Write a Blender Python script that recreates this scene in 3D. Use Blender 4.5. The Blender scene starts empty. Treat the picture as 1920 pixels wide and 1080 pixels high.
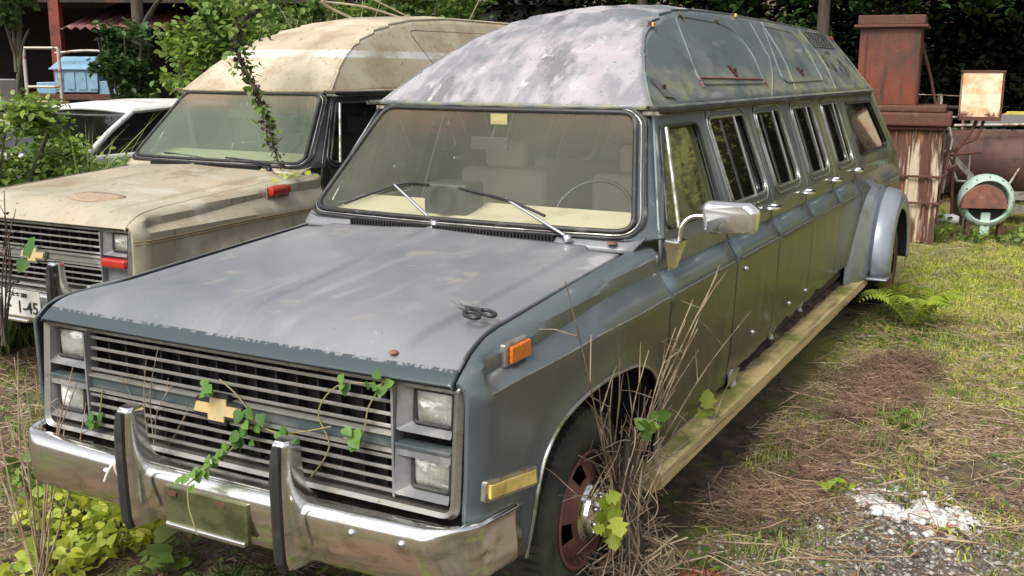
import bpy, bmesh, math, random
import numpy as np
from mathutils import Vector, Matrix, noise
from mathutils.geometry import delaunay_2d_cdt
rad = math.radians
sc = bpy.context.scene
COL = sc.collection
random.seed(7); rng = np.random.default_rng(7)

# ------------------------------------------------------------------ camera
YAW, PIT, ROL, FPX = -0.4890382803675555, 0.20577702047298832, 0.004466061966446006, 1954.53
cf = Vector((math.sin(YAW)*math.cos(PIT), math.cos(YAW)*math.cos(PIT), -math.sin(PIT)))
cr = cf.cross(Vector((0, 0, 1))).normalized(); cu = cr.cross(cf)
r2 = cr*math.cos(ROL)+cu*math.sin(ROL); u2 = -cr*math.sin(ROL)+cu*math.cos(ROL)
cam_d = bpy.data.cameras.new("camera"); cam = bpy.data.objects.new("camera", cam_d); COL.objects.link(cam)
cam.matrix_world = Matrix(((r2.x, u2.x, -cf.x, 2.45928), (r2.y, u2.y, -cf.y, -2.60243), (r2.z, u2.z, -cf.z, 2.05327), (0, 0, 0, 1)))
cam_d.sensor_width = 36; cam_d.lens = FPX/1920*36; cam_d.clip_start = .05; cam_d.clip_end = 500
sc.camera = cam
# ------------------------------------------------------------------ sky, sun, exposure
SUN_EL, SUN_AZ = rad(50), rad(-172)     # azimuth measured from +Y towards +X
w = bpy.data.worlds.new("World"); sc.world = w; w.use_nodes = True
nt = w.node_tree; bg = nt.nodes['Background']
sky = nt.nodes.new('ShaderNodeTexSky'); sky.sky_type = 'NISHITA'; sky.sun_disc = False
sky.sun_elevation = SUN_EL; sky.sun_rotation = SUN_AZ; sky.dust_density = 4; sky.air_density = 1; sky.ozone_density = .5
hs = nt.nodes.new('ShaderNodeHueSaturation'); hs.inputs['Saturation'].default_value = .22
nt.links.new(sky.outputs[0], hs.inputs['Color']); nt.links.new(hs.outputs[0], bg.inputs[0]); bg.inputs[1].default_value = .135
sl = bpy.data.lights.new("sun", 'SUN'); sl.energy = 1.8; sl.angle = rad(28); sl.color = (1, .955, .88)
so = bpy.data.objects.new("sun", sl); COL.objects.link(so)
sd = Vector((math.sin(SUN_AZ)*math.cos(SUN_EL), math.cos(SUN_AZ)*math.cos(SUN_EL), math.sin(SUN_EL)))
so.rotation_euler = sd.to_track_quat('Z', 'Y').to_euler(); so.location = sd*40
sc.view_settings.view_transform = 'Standard'; sc.view_settings.look = 'None'; sc.view_settings.gamma = 1
sc.view_settings.exposure = .68

# ------------------------------------------------------------------ materials
def mat(name, base, rough=.6, metal=0., layers=(), bump=None, coat=0., trans=0., alpha=None, spec=.5):
    """layers: (colour, [mask terms], roughness or None). Mask terms multiply:
    ('n',(sx,sy,sz),lo,hi) noise, ('ax',axis,lo,hi) position, ('up',lo,hi) facing up,
    ('v',scale,lo,hi) voronoi distance, ('rnd',lo,hi) per loose piece, ('k',value)."""
    m = bpy.data.materials.new(name); m.use_nodes = True; T = m.node_tree; N = T.nodes; L = T.links
    P = N['Principled BSDF']; tc = N.new('ShaderNodeTexCoord').outputs['Object']
    P.inputs['Metallic'].default_value = metal; P.inputs['Coat Weight'].default_value = coat
    P.inputs['Specular IOR Level'].default_value = spec
    P.inputs['Coat Roughness'].default_value = .12
    def mapr(sock, lo, hi):
        r = N.new('ShaderNodeMapRange'); L.new(sock, r.inputs[0]); r.inputs[1].default_value = lo; r.inputs[2].default_value = hi
        return r.outputs[0]
    def term(t):
        if t[0] == 'n':
            mp = N.new('ShaderNodeMapping'); L.new(tc, mp.inputs[0]); mp.inputs['Scale'].default_value = t[1]
            if len(t) > 4: mp.inputs['Location'].default_value = (t[4], t[4]*.7, t[4]*.3)
            n = N.new('ShaderNodeTexNoise'); n.inputs['Scale'].default_value = 1; n.inputs['Detail'].default_value = 7
            n.inputs['Roughness'].default_value = .62; L.new(mp.outputs[0], n.inputs[0]); return mapr(n.outputs[0], t[2], t[3])
        if t[0] == 'ax':
            s = N.new('ShaderNodeSeparateXYZ'); L.new(tc, s.inputs[0]); return mapr(s.outputs[t[1]], t[2], t[3])
        if t[0] == 'up':
            g = N.new('ShaderNodeNewGeometry'); s = N.new('ShaderNodeSeparateXYZ'); L.new(g.outputs['True Normal'], s.inputs[0]); return mapr(s.outputs[2], t[1], t[2])
        if t[0] == 'v':
            v = N.new('ShaderNodeTexVoronoi'); v.inputs['Scale'].default_value = t[1]; L.new(tc, v.inputs[0]); return mapr(v.outputs[0], t[2], t[3])
        if t[0] == 'rnd':
            g = N.new('ShaderNodeNewGeometry'); return mapr(g.outputs['Random Per Island'], t[1], t[2])
        if t[0] == 'k':
            v = N.new('ShaderNodeValue'); v.outputs[0].default_value = t[1]; return v.outputs[0]
    def mask(ts):
        o = term(ts[0])
        for t in ts[1:]:
            x = N.new('ShaderNodeMath'); x.operation = 'MULTIPLY'; L.new(o, x.inputs[0]); L.new(term(t), x.inputs[1]); o = x.outputs[0]
        return o
    def rgb(c):
        r = N.new('ShaderNodeRGB'); r.outputs[0].default_value = (*c, 1); return r.outputs[0]
    col = rgb(base); rv = N.new('ShaderNodeValue'); rv.outputs[0].default_value = rough; ro = rv.outputs[0]
    for ly in layers:
        f = mask(ly[1]); x = N.new('ShaderNodeMix'); x.data_type = 'RGBA'; x.clamp_factor = True
        L.new(f, x.inputs[0]); L.new(col, x.inputs[6]); L.new(rgb(ly[0]), x.inputs[7]); col = x.outputs[2]
        if len(ly) > 2 and ly[2] is not None:
            y = N.new('ShaderNodeMix'); L.new(f, y.inputs[0]); L.new(ro, y.inputs[2]); y.inputs[3].default_value = ly[2]; ro = y.outputs[0]
    L.new(col, P.inputs['Base Color']); L.new(ro, P.inputs['Roughness'])
    if bump:
        b = N.new('ShaderNodeBump'); b.inputs['Strength'].default_value = bump[1]; b.inputs['Distance'].default_value = bump[2]
        L.new(mask([bump[0]]), b.inputs['Height']); L.new(b.outputs[0], P.inputs['Normal'])
    out = N['Material Output']
    if trans:
        t = N.new('ShaderNodeBsdfTranslucent'); L.new(col, t.inputs[0]); x = N.new('ShaderNodeMixShader'); x.inputs[0].default_value = trans
        L.new(P.outputs[0], x.inputs[1]); L.new(t.outputs[0], x.inputs[2]); L.new(x.outputs[0], out.inputs[0])
    if alpha is not None:
        t = N.new('ShaderNodeBsdfTransparent'); x = N.new('ShaderNodeMixShader')
        L.new(t.outputs[0], x.inputs[1]); L.new(P.outputs[0], x.inputs[2]); L.new(x.outputs[0], out.inputs[0])
        if isinstance(alpha, (int, float)): x.inputs[0].default_value = alpha
        else:
            f = mask(alpha[0]); mr = N.new('ShaderNodeMapRange'); L.new(f, mr.inputs[0]); mr.inputs[3].default_value = alpha[1]; mr.inputs[4].default_value = alpha[2]
            L.new(mr.outputs[0], x.inputs[0])
    return m
def iso(s): return (s, s, s)

MT = {}
MT['hood'] = mat('faded_hood_paint', (.165,.168,.182), .46, 0, [
    ((.210,.211,.222), [('n',iso(1.0),.42,.60)], .5),
    ((.135,.152,.162), [('n',(1.6,1.1,1),.52,.66,14)], .4),
    ((.28,.28,.285), [('n',(10,.9,3),.54,.64,3), ('n',iso(2.2),.42,.6,8), ('k',.55)], .6),
    ((.34,.335,.335), [('n',(3,2.2,2),.57,.63,9), ('ax',1,.35,1.2), ('ax',0,.1,.5), ('k',.8)], .65),
    ((.36,.34,.32), [('n',iso(55),.64,.70,5), ('n',iso(3),.45,.62,2)], .8),
    ((.075,.08,.085), [('n',iso(38),.66,.70,15), ('n',iso(2.4),.48,.62,7)], .5),
    ((.26,.235,.20), [('n',iso(4.5),.60,.64,25), ('k',.6)], .8),
    ((.040,.055,.062), [('n',(60,30,20),.45,.50,2), ('ax',2,1.171,1.169)], .3),
    ((.040,.055,.062), [('ax',2,1.165,1.162)], .3),
    ((.17,.065,.03), [('n',iso(15),.72,.745,4)], .85)], (('n',iso(120),.3,.7), .08, .002), coat=.22)
MT['side'] = mat('weathered_side_paint_dark_reflection', (.080,.098,.108), .33, 0, [
    ((.15,.165,.17), [('n',iso(1.6),.48,.7), ('ax',2,1.0,1.25)], .4),
    ((.026,.031,.028), [('n',(2,1.4,1.2),.20,.46,3), ('ax',2,1.105,1.07), ('ax',1,.1,1.2)], .3),  # dark below the belt: ground reflection painted into the colour
    ((.12,.13,.04), [('n',(9,9,.9),.50,.68,6), ('ax',2,1.12,.95), ('ax',1,1.2,2.2)], .6),
    ((.17,.175,.07), [('n',(4,1.6,1.2),.42,.60,8), ('ax',1,3.0,5.0)], .7), ((.11,.12,.05), [('n',(12,12,1.2),.55,.64,18), ('ax',2,1.5,1.3), ('ax',1,2.6,4.0), ('k',.6)], .7), ((.15,.15,.145), [('n',(22,22,1.4),.58,.66,28), ('ax',2,1.0,1.3), ('k',.6)], .6),
    ((.075,.09,.03), [('n',(5,5,2),.5,.66,12), ('ax',2,.75,.45)], .8),
    ((.24,.24,.22), [('n',(7,2.6,7),.64,.74,13)], .6),
    ((.19,.07,.03), [('n',iso(9),.71,.75,15)], .85)], (('n',iso(2.2),.2,.8), .16, .02), coat=.35)
MT['gband'] = mat('dark_grille_band', (.055,.072,.08), .4, 0, [((.16,.16,.14), [('n',(3,3,9),.52,.68)], .7)])
MT['band'] = mat('blue_grey_belt_band', (.12,.155,.175), .35, 0, [((.17,.2,.19), [('n',(4,1.2,4),.48,.7)], .5), ((.15,.15,.06), [('n',(4,2,4),.58,.7,3),('ax',1,3,5)], .7)], coat=.3)
MT['domef'] = mat('peeling_roof_paint', (.20,.20,.215), .6, 0, [
    ((.32,.305,.32), [('n',(5.5,1.5,1.8),.46,.56)], .8),
    ((.36,.32,.33), [('n',(2.1,2.1,2.1),.5,.66,4)], .8),
    ((.15,.145,.155), [('n',(6,2.2,3),.50,.62,7)], .7),
    ((.43,.42,.42), [('n',(13,4,5),.56,.60,9), ('n',iso(2),.45,.6,3)], .85), ((.11,.115,.12), [('n',iso(34),.62,.67,9)], .7),
    ((.12,.135,.15), [('n',(3,3,3),.5,.6,2), ('ax',1,2.3,2.9)], .6)], (('n',iso(14),.3,.7), .3, .004), coat=0)
MT['domes'] = mat('mossy_roof_side_paint', (.115,.14,.155), .4, 0, [
    ((.17,.19,.19), [('n',iso(2),.45,.7)], .5),
    ((.22,.22,.14), [('n',(9,3,5),.40,.56,6), ('ax',2,2.10,1.96)], .8),
    ((.22,.22,.125), [('n',(9,3,6),.44,.60,11), ('ax',1,4.4,7.0)], .8), ((.30,.30,.27), [('n',iso(40),.63,.68,11), ('n',iso(3),.42,.6,1)], .8),
    ((.30,.31,.30), [('n',(5,1.4,8),.60,.72,3)], .6),
    ((.07,.08,.07), [('n',(4,3,4),.55,.7,5)], .6)], (('n',iso(3),.2,.8), .12, .015), coat=.2)
MT['beige'] = mat('dusty_beige_paint', (.37,.325,.24), .4, 0, [
    ((.43,.35,.25), [('n',iso(1.4),.4,.6), ('up',.5,.9)], .6),
    ((.25,.19,.125), [('n',(3,1.5,2),.50,.66,4), ('up',.6,.9)], .8), ((.20,.15,.10), [('n',iso(26),.60,.68,4), ('up',.3,.9)], .8), ((.22,.19,.12), [('n',(14,14,1.5),.56,.66,6), ('up',.6,.3)], .7),
    ((.56,.53,.46), [('n',(1.2,3,2),.55,.75,8)], .5)], (('n',iso(60),.3,.7), .06, .002), coat=.2)
MT['beiger'] = mat('dusty_beige_roof_paint', (.42,.36,.25), .65, 0, [((.66,.65,.62), [('ax',2,2.145,2.155), ('ax',2,2.215,2.205), ('n',(7,3,7),.30,.36)], .7), 
    ((.30,.235,.15), [('n',(3,1.4,2),.46,.64)], .8), ((.52,.47,.37), [('n',(2,2,2),.5,.7,5)], .7), ((.22,.17,.11), [('n',iso(24),.60,.68,4)], .8)], (('n',iso(30),.3,.7), .1, .003))
MT['black'] = mat('black_paint', (.012,.012,.014), .3, 0, [((.05,.05,.05), [('n',iso(4),.5,.7)], .5)])
MT['rubber'] = mat('black_rubber', (.018,.018,.018), .65, 0, [((.07,.07,.06), [('n',iso(7),.5,.75)], .9)])
MT['seal'] = mat('aged_window_seal', (.02,.02,.02), .5, 0, [((.13,.12,.10), [('n',iso(9),.55,.7)], .8)])
MT['tyre'] = mat('dusty_tyre', (.028,.03,.026), .8, 0, [((.075,.08,.05), [('n',iso(5),.42,.66)], .9), ((.12,.12,.10), [('n',iso(9),.6,.75,3)], .95)], (('n',iso(40),.3,.7), .3, .004))
MT['chrome'] = mat('tarnished_chrome', (.90,.90,.88), .13, 1, [((.40,.39,.30), [('n',(6,6,14),.54,.70)], .3), ((.17,.16,.08), [('n',(9,9,5),.63,.72,5)], .6), ((.62,.61,.58), [('n',iso(3),.5,.8,9)], .22)], (('n',iso(7),.2,.8), .025, .008))
MT['polish'] = mat('mirror_chrome_painted_reflection', (.95,.95,.93), .16, .95, [((.42,.36,.22), [('n',(4,4,9),.56,.66,2), ('ax',2,1.44,1.40)], .4)])  # browned lower half paints the ground's reflection into the chrome
MT['trim'] = mat('dull_aluminium_trim', (.44,.43,.40), .36, .85, [((.20,.18,.13), [('n',iso(12),.48,.68)], .7), ((.30,.16,.09), [('n',iso(7),.66,.72,5)], .8)])
MT['trimside'] = mat('thin_window_trim', (.44,.45,.43), .3, .85, [((.19,.20,.11), [('n',iso(9),.48,.66)], .7)])
MT['bar'] = mat('silver_grille_paint', (.24,.237,.22), .42, .35, [((.15,.14,.11), [('n',(9,9,9),.48,.7)], .8), ((.5,.49,.46), [('n',(4,4,4),.55,.7,8)], .35)])
MT['bezel'] = mat('grey_bezel_plastic', (.15,.155,.16), .45, 0, [((.27,.26,.24), [('n',iso(8),.5,.7)], .7), ((.20,.12,.10), [('n',iso(11),.64,.7,4)], .8)])
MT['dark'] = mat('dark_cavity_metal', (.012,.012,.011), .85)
MT['soot'] = mat('grimy_chassis', (.03,.026,.02), .9, 0, [((.09,.05,.03), [('n',iso(6),.5,.65)], .9)])
MT['gold'] = mat('gold_emblem', (.72,.55,.26), .3, .3, [((.5,.42,.28), [('n',iso(20),.5,.7)], .6)])
MT['orange'] = mat('orange_lens', (.95,.28,.01), .22, 0, [((.6,.13,.01), [('v',60,.0,.5)], .3)], coat=.6)
MT['amber'] = mat('yellowed_lens', (.74,.56,.16), .3, 0, [((.42,.27,.05), [('n',iso(16),.45,.7)], .5)], coat=.5)
MT['red'] = mat('red_lens', (.55,.035,.012), .2, 0, [((.35,.02,.01), [('v',70,0,.5)], .3)], coat=.6)
MT['lamp'] = mat('headlamp_glass_painted_glare', (.36,.37,.33), .12, 0, [((.17,.18,.13), [('n',(5,5,16),.45,.66)], .3), ((.9,.9,.87), [('n',(4,4,9),.54,.60,4)], .1)], (('n',(110,110,3),.35,.65), .7, .005), coat=1)  # white blotches paint a bright sky reflection onto the glass
MT['rust'] = mat('rusty_steel', (.10,.04,.025), .8, 0, [((.09,.035,.025), [('n',iso(5),.42,.66)], .85), ((.20,.085,.045), [('n',iso(11),.58,.75,4)], .9)], (('n',iso(40),.3,.7), .3, .003))
MT['rimrust'] = mat('rust_red_wheel', (.22,.085,.06), .7, 0, [((.10,.05,.045), [('n',iso(8),.45,.66)], .8), ((.30,.22,.19), [('n',iso(14),.62,.75,4)], .9)])
MT['wood'] = mat('weathered_plank_wood', (.56,.43,.20), .8, 0, [((.25,.17,.08), [('n',(14,1.4,40),.5,.66)], .85), ((.50,.42,.25), [('n',(9,1,22),.55,.7,3)], .8), ((.20,.21,.05), [('n',(4,3,4),.42,.58,7), ('up',.5,.9)], .95), ((.12,.11,.06), [('n',(4,3,4),.60,.7,17), ('up',.5,.9)], .95)], (('n',(20,2,50),.3,.7), .5, .004))
MT['seat'] = mat('faded_seat_vinyl', (.34,.29,.245), .7, 0, [((.36,.32,.27), [('n',iso(3),.5,.7)], .8)])
MT['dash'] = mat('sun_bleached_dashboard', (.56,.51,.35), .7, 0, [((.36,.31,.19), [('n',iso(4),.5,.7)], .8)])
MT['lining'] = mat('interior_lining', (.58,.53,.43), .9)
MT['plastic'] = mat('black_plastic', (.025,.025,.028), .35)
MT['steel'] = mat('bright_steel', (.75,.75,.76), .25, 1)
def glassmat(name, dust, dirt, tint=(.5,.55,.5), band=False, streak=False):
    m = mat(name, dirt, .12, 0, ([((.50,.33,.22), [('ax',2,1.70,1.84),('n',(3,3,1.6),.25,.5)], .5)] if band else []) + [((dirt[0]*1.3, dirt[1]*1.3, dirt[2]*1.1), [('n',(2.5,2.5,1.2),.35,.8)], None)] + ([((dirt[0]*.35, dirt[1]*.4, dirt[2]*.3), [('n',(11,11,.9),.5,.62,5)], None)] if streak else [((dirt[0]*1.7, dirt[1]*1.7, dirt[2]*1.5), [('n',(26,26,2.2),.62,.74,5), ('k',.5)], None)]), coat=1, alpha=([('n',(1.3,1.3,1.0),.25,.8,3)], dust[0], dust[1]))
    m.node_tree.nodes['Principled BSDF'].inputs['Coat Roughness'].default_value = .02
    for n in m.node_tree.nodes:
        if n.type == 'BSDF_TRANSPARENT': n.inputs[0].default_value = (*tint, 1)
    return m
MT['wind'] = glassmat('dusty_painted_haze_windscreen', (.12,.26), (.27,.285,.225), (.97,.98,.94), True)  # the dust film also paints in hazy reflections
MT['wind2'] = glassmat('dusty_tinted_windscreen_glass', (.34,.52), (.19,.23,.17), (.8,.9,.8), True)
MT['sideg'] = glassmat('dark_side_glass', (.55,.8), (.010,.011,.010), (.35,.36,.33))
MT['doorg'] = glassmat('mouldy_door_glass', (.6,.9), (.15,.16,.085), (.6,.65,.5), False, True)

# ------------------------------------------------------------------ object helpers
def tag(o, label=None, cat=None, group=None, kind=None):
    if label: o['label'] = label
    if cat: o['category'] = cat
    if group: o['group'] = group
    if kind: o['kind'] = kind
    return o
def empty(name, loc=(0,0,0), rz=0, **k):
    o = bpy.data.objects.new(name, None); COL.objects.link(o); o.location = loc; o.rotation_euler = (0,0,rz); o.empty_display_size = .1
    return tag(o, **k)
class MB:
    def __init__(s): s.v = []; s.f = []; s.m = []
    def add(s, vs, fs, mi=0):
        b = len(s.v); s.v += [tuple(v) for v in vs]; s.f += [tuple(i+b for i in f) for f in fs]; s.m += [mi]*len(fs); return s
    def box(s, a, b, mi=0, M=None):
        x0,y0,z0 = a; x1,y1,z1 = b
        vs = [Vector(p) for p in ((x0,y0,z0),(x1,y0,z0),(x1,y1,z0),(x0,y1,z0),(x0,y0,z1),(x1,y0,z1),(x1,y1,z1),(x0,y1,z1))]
        if M is not None: vs = [M@v for v in vs]
        return s.add(vs, [(3,2,1,0),(4,5,6,7),(0,1,5,4),(1,2,6,5),(2,3,7,6),(3,0,4,7)], mi)
    def tube(s, pts, r, n=8, mi=0, closed=False, cap=True):
        pts = [Vector(p) for p in pts]; K = len(pts); rs = r if isinstance(r, (list, tuple)) else [r]*K
        vs = []; up = None
        for i, p in enumerate(pts):
            a = pts[i-1] if (i > 0 or closed) else p; b = pts[(i+1) % K] if (i < K-1 or closed) else p
            t = (b-a)
            t = t.normalized() if t.length > 1e-9 else Vector((0,0,1))
            if up is None: up = Vector((0,0,1)) if abs(t.z) < .9 else Vector((1,0,0))
            sx_ = t.cross(up)
            if sx_.length < 1e-6: sx_ = t.cross(Vector((1,0,0)))
            sx_.normalize(); up = sx_.cross(t)
            for k in range(n):
                an = 2*math.pi*k/n; vs.append(p+(sx_*math.cos(an)+up*math.sin(an))*rs[i])
        fs = []
        for i in range(K if closed else K-1):
            j = (i+1) % K
            for k in range(n): fs.append((i*n+k, i*n+(k+1) % n, j*n+(k+1) % n, j*n+k))
        if cap and not closed: fs += [tuple(range(n))[::-1], tuple((K-1)*n+k for k in range(n))]
        return s.add(vs, fs, mi)
    def lathe(s, prof, c, ax='x', n=40, mi=0, M=None, a0=0, a1=2*math.pi):
        vs = []; full = abs(a1-a0-2*math.pi) < 1e-6; nn = n if full else n+1
        for (r, h) in prof:
            for k in range(nn):
                a = a0+(a1-a0)*k/n; p = (h, r*math.cos(a), r*math.sin(a)) if ax == 'x' else ((r*math.cos(a), h, r*math.sin(a)) if ax == 'y' else (r*math.cos(a), r*math.sin(a), h))
                p = Vector(p)+Vector(c); vs.append(M@p if M is not None else p)
        fs = []
        for i in range(len(prof)-1):
            for k in range(n):
                l = (k+1) % nn; fs.append((i*nn+k, i*nn+l, (i+1)*nn+l, (i+1)*nn+k))
        return s.add(vs, fs, mi)
    def grid(s, P, mi=0, flip=False):
        R = len(P); Cn = len(P[0]); vs = [p for row in P for p in row]; fs = []
        for i in range(R-1):
            for j in range(Cn-1):
                f = (i*Cn+j, i*Cn+j+1, (i+1)*Cn+j+1, (i+1)*Cn+j); fs.append(f[::-1] if flip else f)
        return s.add(vs, fs, mi)
    def build(s, name, m, parent=None, smooth=None, bevel=0, solid=0, seg=2):
        me = bpy.data.meshes.new(name); me.from_pydata(s.v, [], s.f)
        for x in (m if isinstance(m, (list, tuple)) else [m]): me.materials.append(x)
        me.polygons.foreach_set('material_index', s.m)
        bm = bmesh.new(); bm.from_mesh(me); bmesh.ops.remove_doubles(bm, verts=bm.verts, dist=1e-5); bmesh.ops.recalc_face_normals(bm, faces=bm.faces); bm.to_mesh(me); bm.free()
        o = bpy.data.objects.new(name, me); COL.objects.link(o)
        if parent is not None: o.parent = parent
        if smooth is not None:
            for p in me.polygons: p.use_smooth = True
            if smooth < 180: me.set_sharp_from_angle(angle=rad(smooth))
        if solid: d = o.modifiers.new('s', 'SOLIDIFY'); d.thickness = solid; d.offset = -1
        if bevel: d = o.modifiers.new('b', 'BEVEL'); d.width = bevel; d.segments = seg; d.limit_method = 'ANGLE'; d.angle_limit = rad(40)
        return o
def rpoly(pts, r, seg=5):
    out = []; n = len(pts); rr = r if isinstance(r, (list, tuple)) else [r]*n
    for i in range(n):
        p = Vector(pts[i]).to_2d(); a = Vector(pts[i-1]).to_2d(); b = Vector(pts[(i+1) % n]).to_2d()
        ua = (a-p).normalized(); ub = (b-p).normalized(); ang = ua.angle(ub)
        if rr[i] < 1e-4 or ang > 3.1: out.append(tuple(p)); continue
        d = min(rr[i]/math.tan(ang/2), (a-p).length*.48, (b-p).length*.48)
        s_ = p+ua*d; e = p+ub*d
        for k in range(seg+1):
            t = k/seg; q = s_*(1-t)**2+p*2*t*(1-t)+e*t**2; out.append(tuple(q))
    return out
def area(P): return sum(P[i-1][0]*P[i][1]-P[i][0]*P[i-1][1] for i in range(len(P)))/2
def dens(P, h):
    out = []
    for i in range(len(P)):
        a = Vector(P[i]); b = Vector(P[(i+1) % len(P)]); k = max(1, int((b-a).length/h+.5))
        for j in range(k): out.append(tuple(a+(b-a)*j/k))
    return out
def offs(P, d):
    n = len(P); s = 1 if area(P) > 0 else -1; out = []
    for i in range(n):
        a = Vector(P[i-1]); p = Vector(P[i]); b = Vector(P[(i+1) % n]); t = (b-a)
        if t.length < 1e-9: out.append(tuple(p)); continue
        t.normalize(); out.append((p.x-t.y*d*s, p.y+t.x*d*s))
    return out
def inpoly(pts, P):
    x = pts[:,0][:,None]; y = pts[:,1][:,None]; A = np.array(P); B = np.roll(A, -1, 0)
    c = ((A[:,1] > y) != (B[:,1] > y)) & (x < (B[:,0]-A[:,0])*(y-A[:,1])/(B[:,1]-A[:,1]+1e-15)+A[:,0])
    return (c.sum(1) % 2) == 1
def panel(name, outline, fn, m, parent, holes=(), h=.06, rnd=.007, solid=.012, side=1, lines=()):
    """sheet over the 2D outline with holes, mapped by fn(a,b)->xyz, edges rolled inwards; side=-1 mirrors x"""
    loops = [dens(outline, h)]+[dens(H, h*.7) for H in holes]
    V = []; E = []; edge = set()
    for li, Lp in enumerate(loops):
        b = len(V); V += Lp; n = len(Lp); E += [(b+i, b+(i+1) % n) for i in range(n)]; edge.update(range(b, b+n))
        I = offs(Lp, rnd if li == 0 else -rnd)
        b = len(V); V += I; E += [(b+i, b+(i+1) % n) for i in range(n)]
    O = np.array(loops[0]); x0, y0 = O.min(0); x1, y1 = O.max(0)
    LP = np.array([(x,f(x)) for f in lines for x in np.arange(x0+.02,x1-.015,.022)]) if lines else np.zeros((0,2))
    if len(LP):
        LP = LP[inpoly(LP, loops[0])]; BB = np.array(V); LP = LP[np.sqrt(((LP[:,None,:]-BB[None])**2).sum(2)).min(1) > .012]; V += [tuple(p) for p in LP]
    gx, gy = np.meshgrid(np.arange(x0+h/2, x1, h), np.arange(y0+h/2, y1, h)); G = np.c_[gx.ravel(), gy.ravel()]
    G = G[inpoly(G, loops[0])]
    for Lp in loops[1:]: G = G[~inpoly(G, Lp)]
    B = np.array(V)
    if len(G):
        d = np.sqrt(((G[:,None,:]-B[None])**2).sum(2)).min(1); G = G[d > h*.45]
    V += [tuple(g) for g in G]
    v2, e2, f2, ov, oe, of = delaunay_2d_cdt([Vector(v) for v in V], E, [], 0, 1e-6)
    cen = np.array([[sum(v2[i].x for i in f)/3, sum(v2[i].y for i in f)/3] for f in f2])
    keep = inpoly(cen, loops[0])
    for Lp in loops[1:]: keep &= ~inpoly(cen, Lp)
    isE = [any(k in edge for k in ov[i]) for i in range(len(v2))]
    P = []
    for i, v in enumerate(v2):
        p = Vector(fn(v.x, v.y))
        e = 1e-3; nx = (Vector(fn(v.x+e, v.y))-p).cross(Vector(fn(v.x, v.y+e))-p)
        if nx.length > 0: nx.normalize()
        if isE[i]: p -= nx*rnd
        P.append((p.x*side, p.y, p.z))
    F = [tuple(f) if side == 1 else tuple(f)[::-1] for k, f in zip(keep, f2) if k]
    me = bpy.data.meshes.new(name); me.from_pydata(P, [], F)
    for x in (m if isinstance(m, (list, tuple)) else [m]): me.materials.append(x)
    for p in me.polygons: p.use_smooth = True
    o = bpy.data.objects.new(name, me); COL.objects.link(o); o.parent = parent
    me.set_sharp_from_angle(angle=rad(38))
    if solid: d = o.modifiers.new('s', 'SOLIDIFY'); d.thickness = solid; d.offset = -1
    return o
def loopy(fn, P, side=1, d=0):
    out = []
    for a, b in P:
        p = Vector(fn(a, b)); e = 1e-3; n = (Vector(fn(a+e, b))-p).cross(Vector(fn(a, b+e))-p).normalized(); p += n*d; out.append((p.x*side, p.y, p.z))
    return out
def sm(t): t = min(1, max(0, t)); return t*t*(3-2*t)
def cat(pts, k=6):
    """smooth polyline through points"""
    P = [Vector(p) for p in pts]; out = []
    for i in range(len(P)-1):
        a = P[max(i-1,0)]; b = P[i]; c = P[i+1]; d = P[min(i+2,len(P)-1)]
        for j in range(k):
            t = j/k; out.append(.5*((2*b)+(c-a)*t+(2*a-5*b+4*c-d)*t*t+(3*b-3*c+d-a)*t**3))
    out.append(P[-1]); return out
def smooth_mesh(o, ang=40):
    for p in o.data.polygons: p.use_smooth = True
    o.data.set_sharp_from_angle(angle=rad(ang))
# ------------------------------------------------------------------ the van body (forward is -y, ground z=0)
def hz(y): return 1.20+.07*y-.062*max(0,(.12-y)/.182)**2.6
def hx(y): return .835+.075*(1-sm((y+.07)/.42))
ARCH = [(.272,.46),(.285,.56),(.305,.68),(.35,.79),(.44,.865),(.57,.905),(.75,.925),(.97,.925),(1.16,.905),(1.30,.86),(1.40,.79),(1.46,.69),(1.49,.55),(1.50,.38)]
ARC3 = cat([(a,b,0) for a,b in ARCH], 5)
AR = np.array([(p.x,p.y) for p in ARC3])
PX = [0,.40,.60,.85,1.08,1.10]; PV = [.945,.955,.98,.995,1.0,1.0]
def side_x(y, z):
    x = float(np.interp(z, PX, PV))
    if z > 1.10:
        w_ = .03+.072*sm(y/1.3); dep = .018+.047*sm((y+.0)/.10) if y > 0 else .018
        x = 1.0-dep*min(1,(z-1.10)/w_)+.012*sm((z-1.10-w_)/.09)*sm(y/.1)
        if z > 1.32: x -= (z-1.32)*.335
    x -= .03*sm((6.9-8.2+0)/1) if y > 8.3 else 0
    if y < 1.7:
        d = float(np.sqrt(((AR-np.array([y,z]))**2).sum(1)).min()); x += .022*(1-sm(d/.075))
    if y < .03: x -= .045*((.03-y)/.09)**2
    return x
def fend(y, s):
    zt = hz(y); sT = zt-.045
    if s <= sT: return (side_x(y, s), y, s)
    x1 = side_x(y, min(sT, 1.3)); t = (s-sT)/.2; xe = hx(y)+.006
    if t < .55:
        a = t/.55*math.pi/2; rx = min(.075, x1-xe-.01); return (x1-rx*(1-math.cos(a)), y, sT+.045*math.sin(a))
    rx = min(.075, x1-xe-.01); k = (t-.55)/.45; return (x1-rx+(xe-x1+rx)*k, y, zt+.004*math.sin(k*3.14))
def doorf(y, z): return (side_x(y, z), y, z)
def wfn(p, r):          # windscreen plane
    a = p/.78; b = r/.65; hw = .862-.169*b; e = max(0, abs(a)-1)
    return (a*hw, 1.514+.415*b-.055*(1-min(1, a*a))+e*1.25+e*e*3, 1.371+.498*b-.015*e)
WIN = rpoly([(-.78,0),(.78,0),(.78,.65),(-.78,.65)], [.09,.09,.085,.085], 6)

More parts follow.
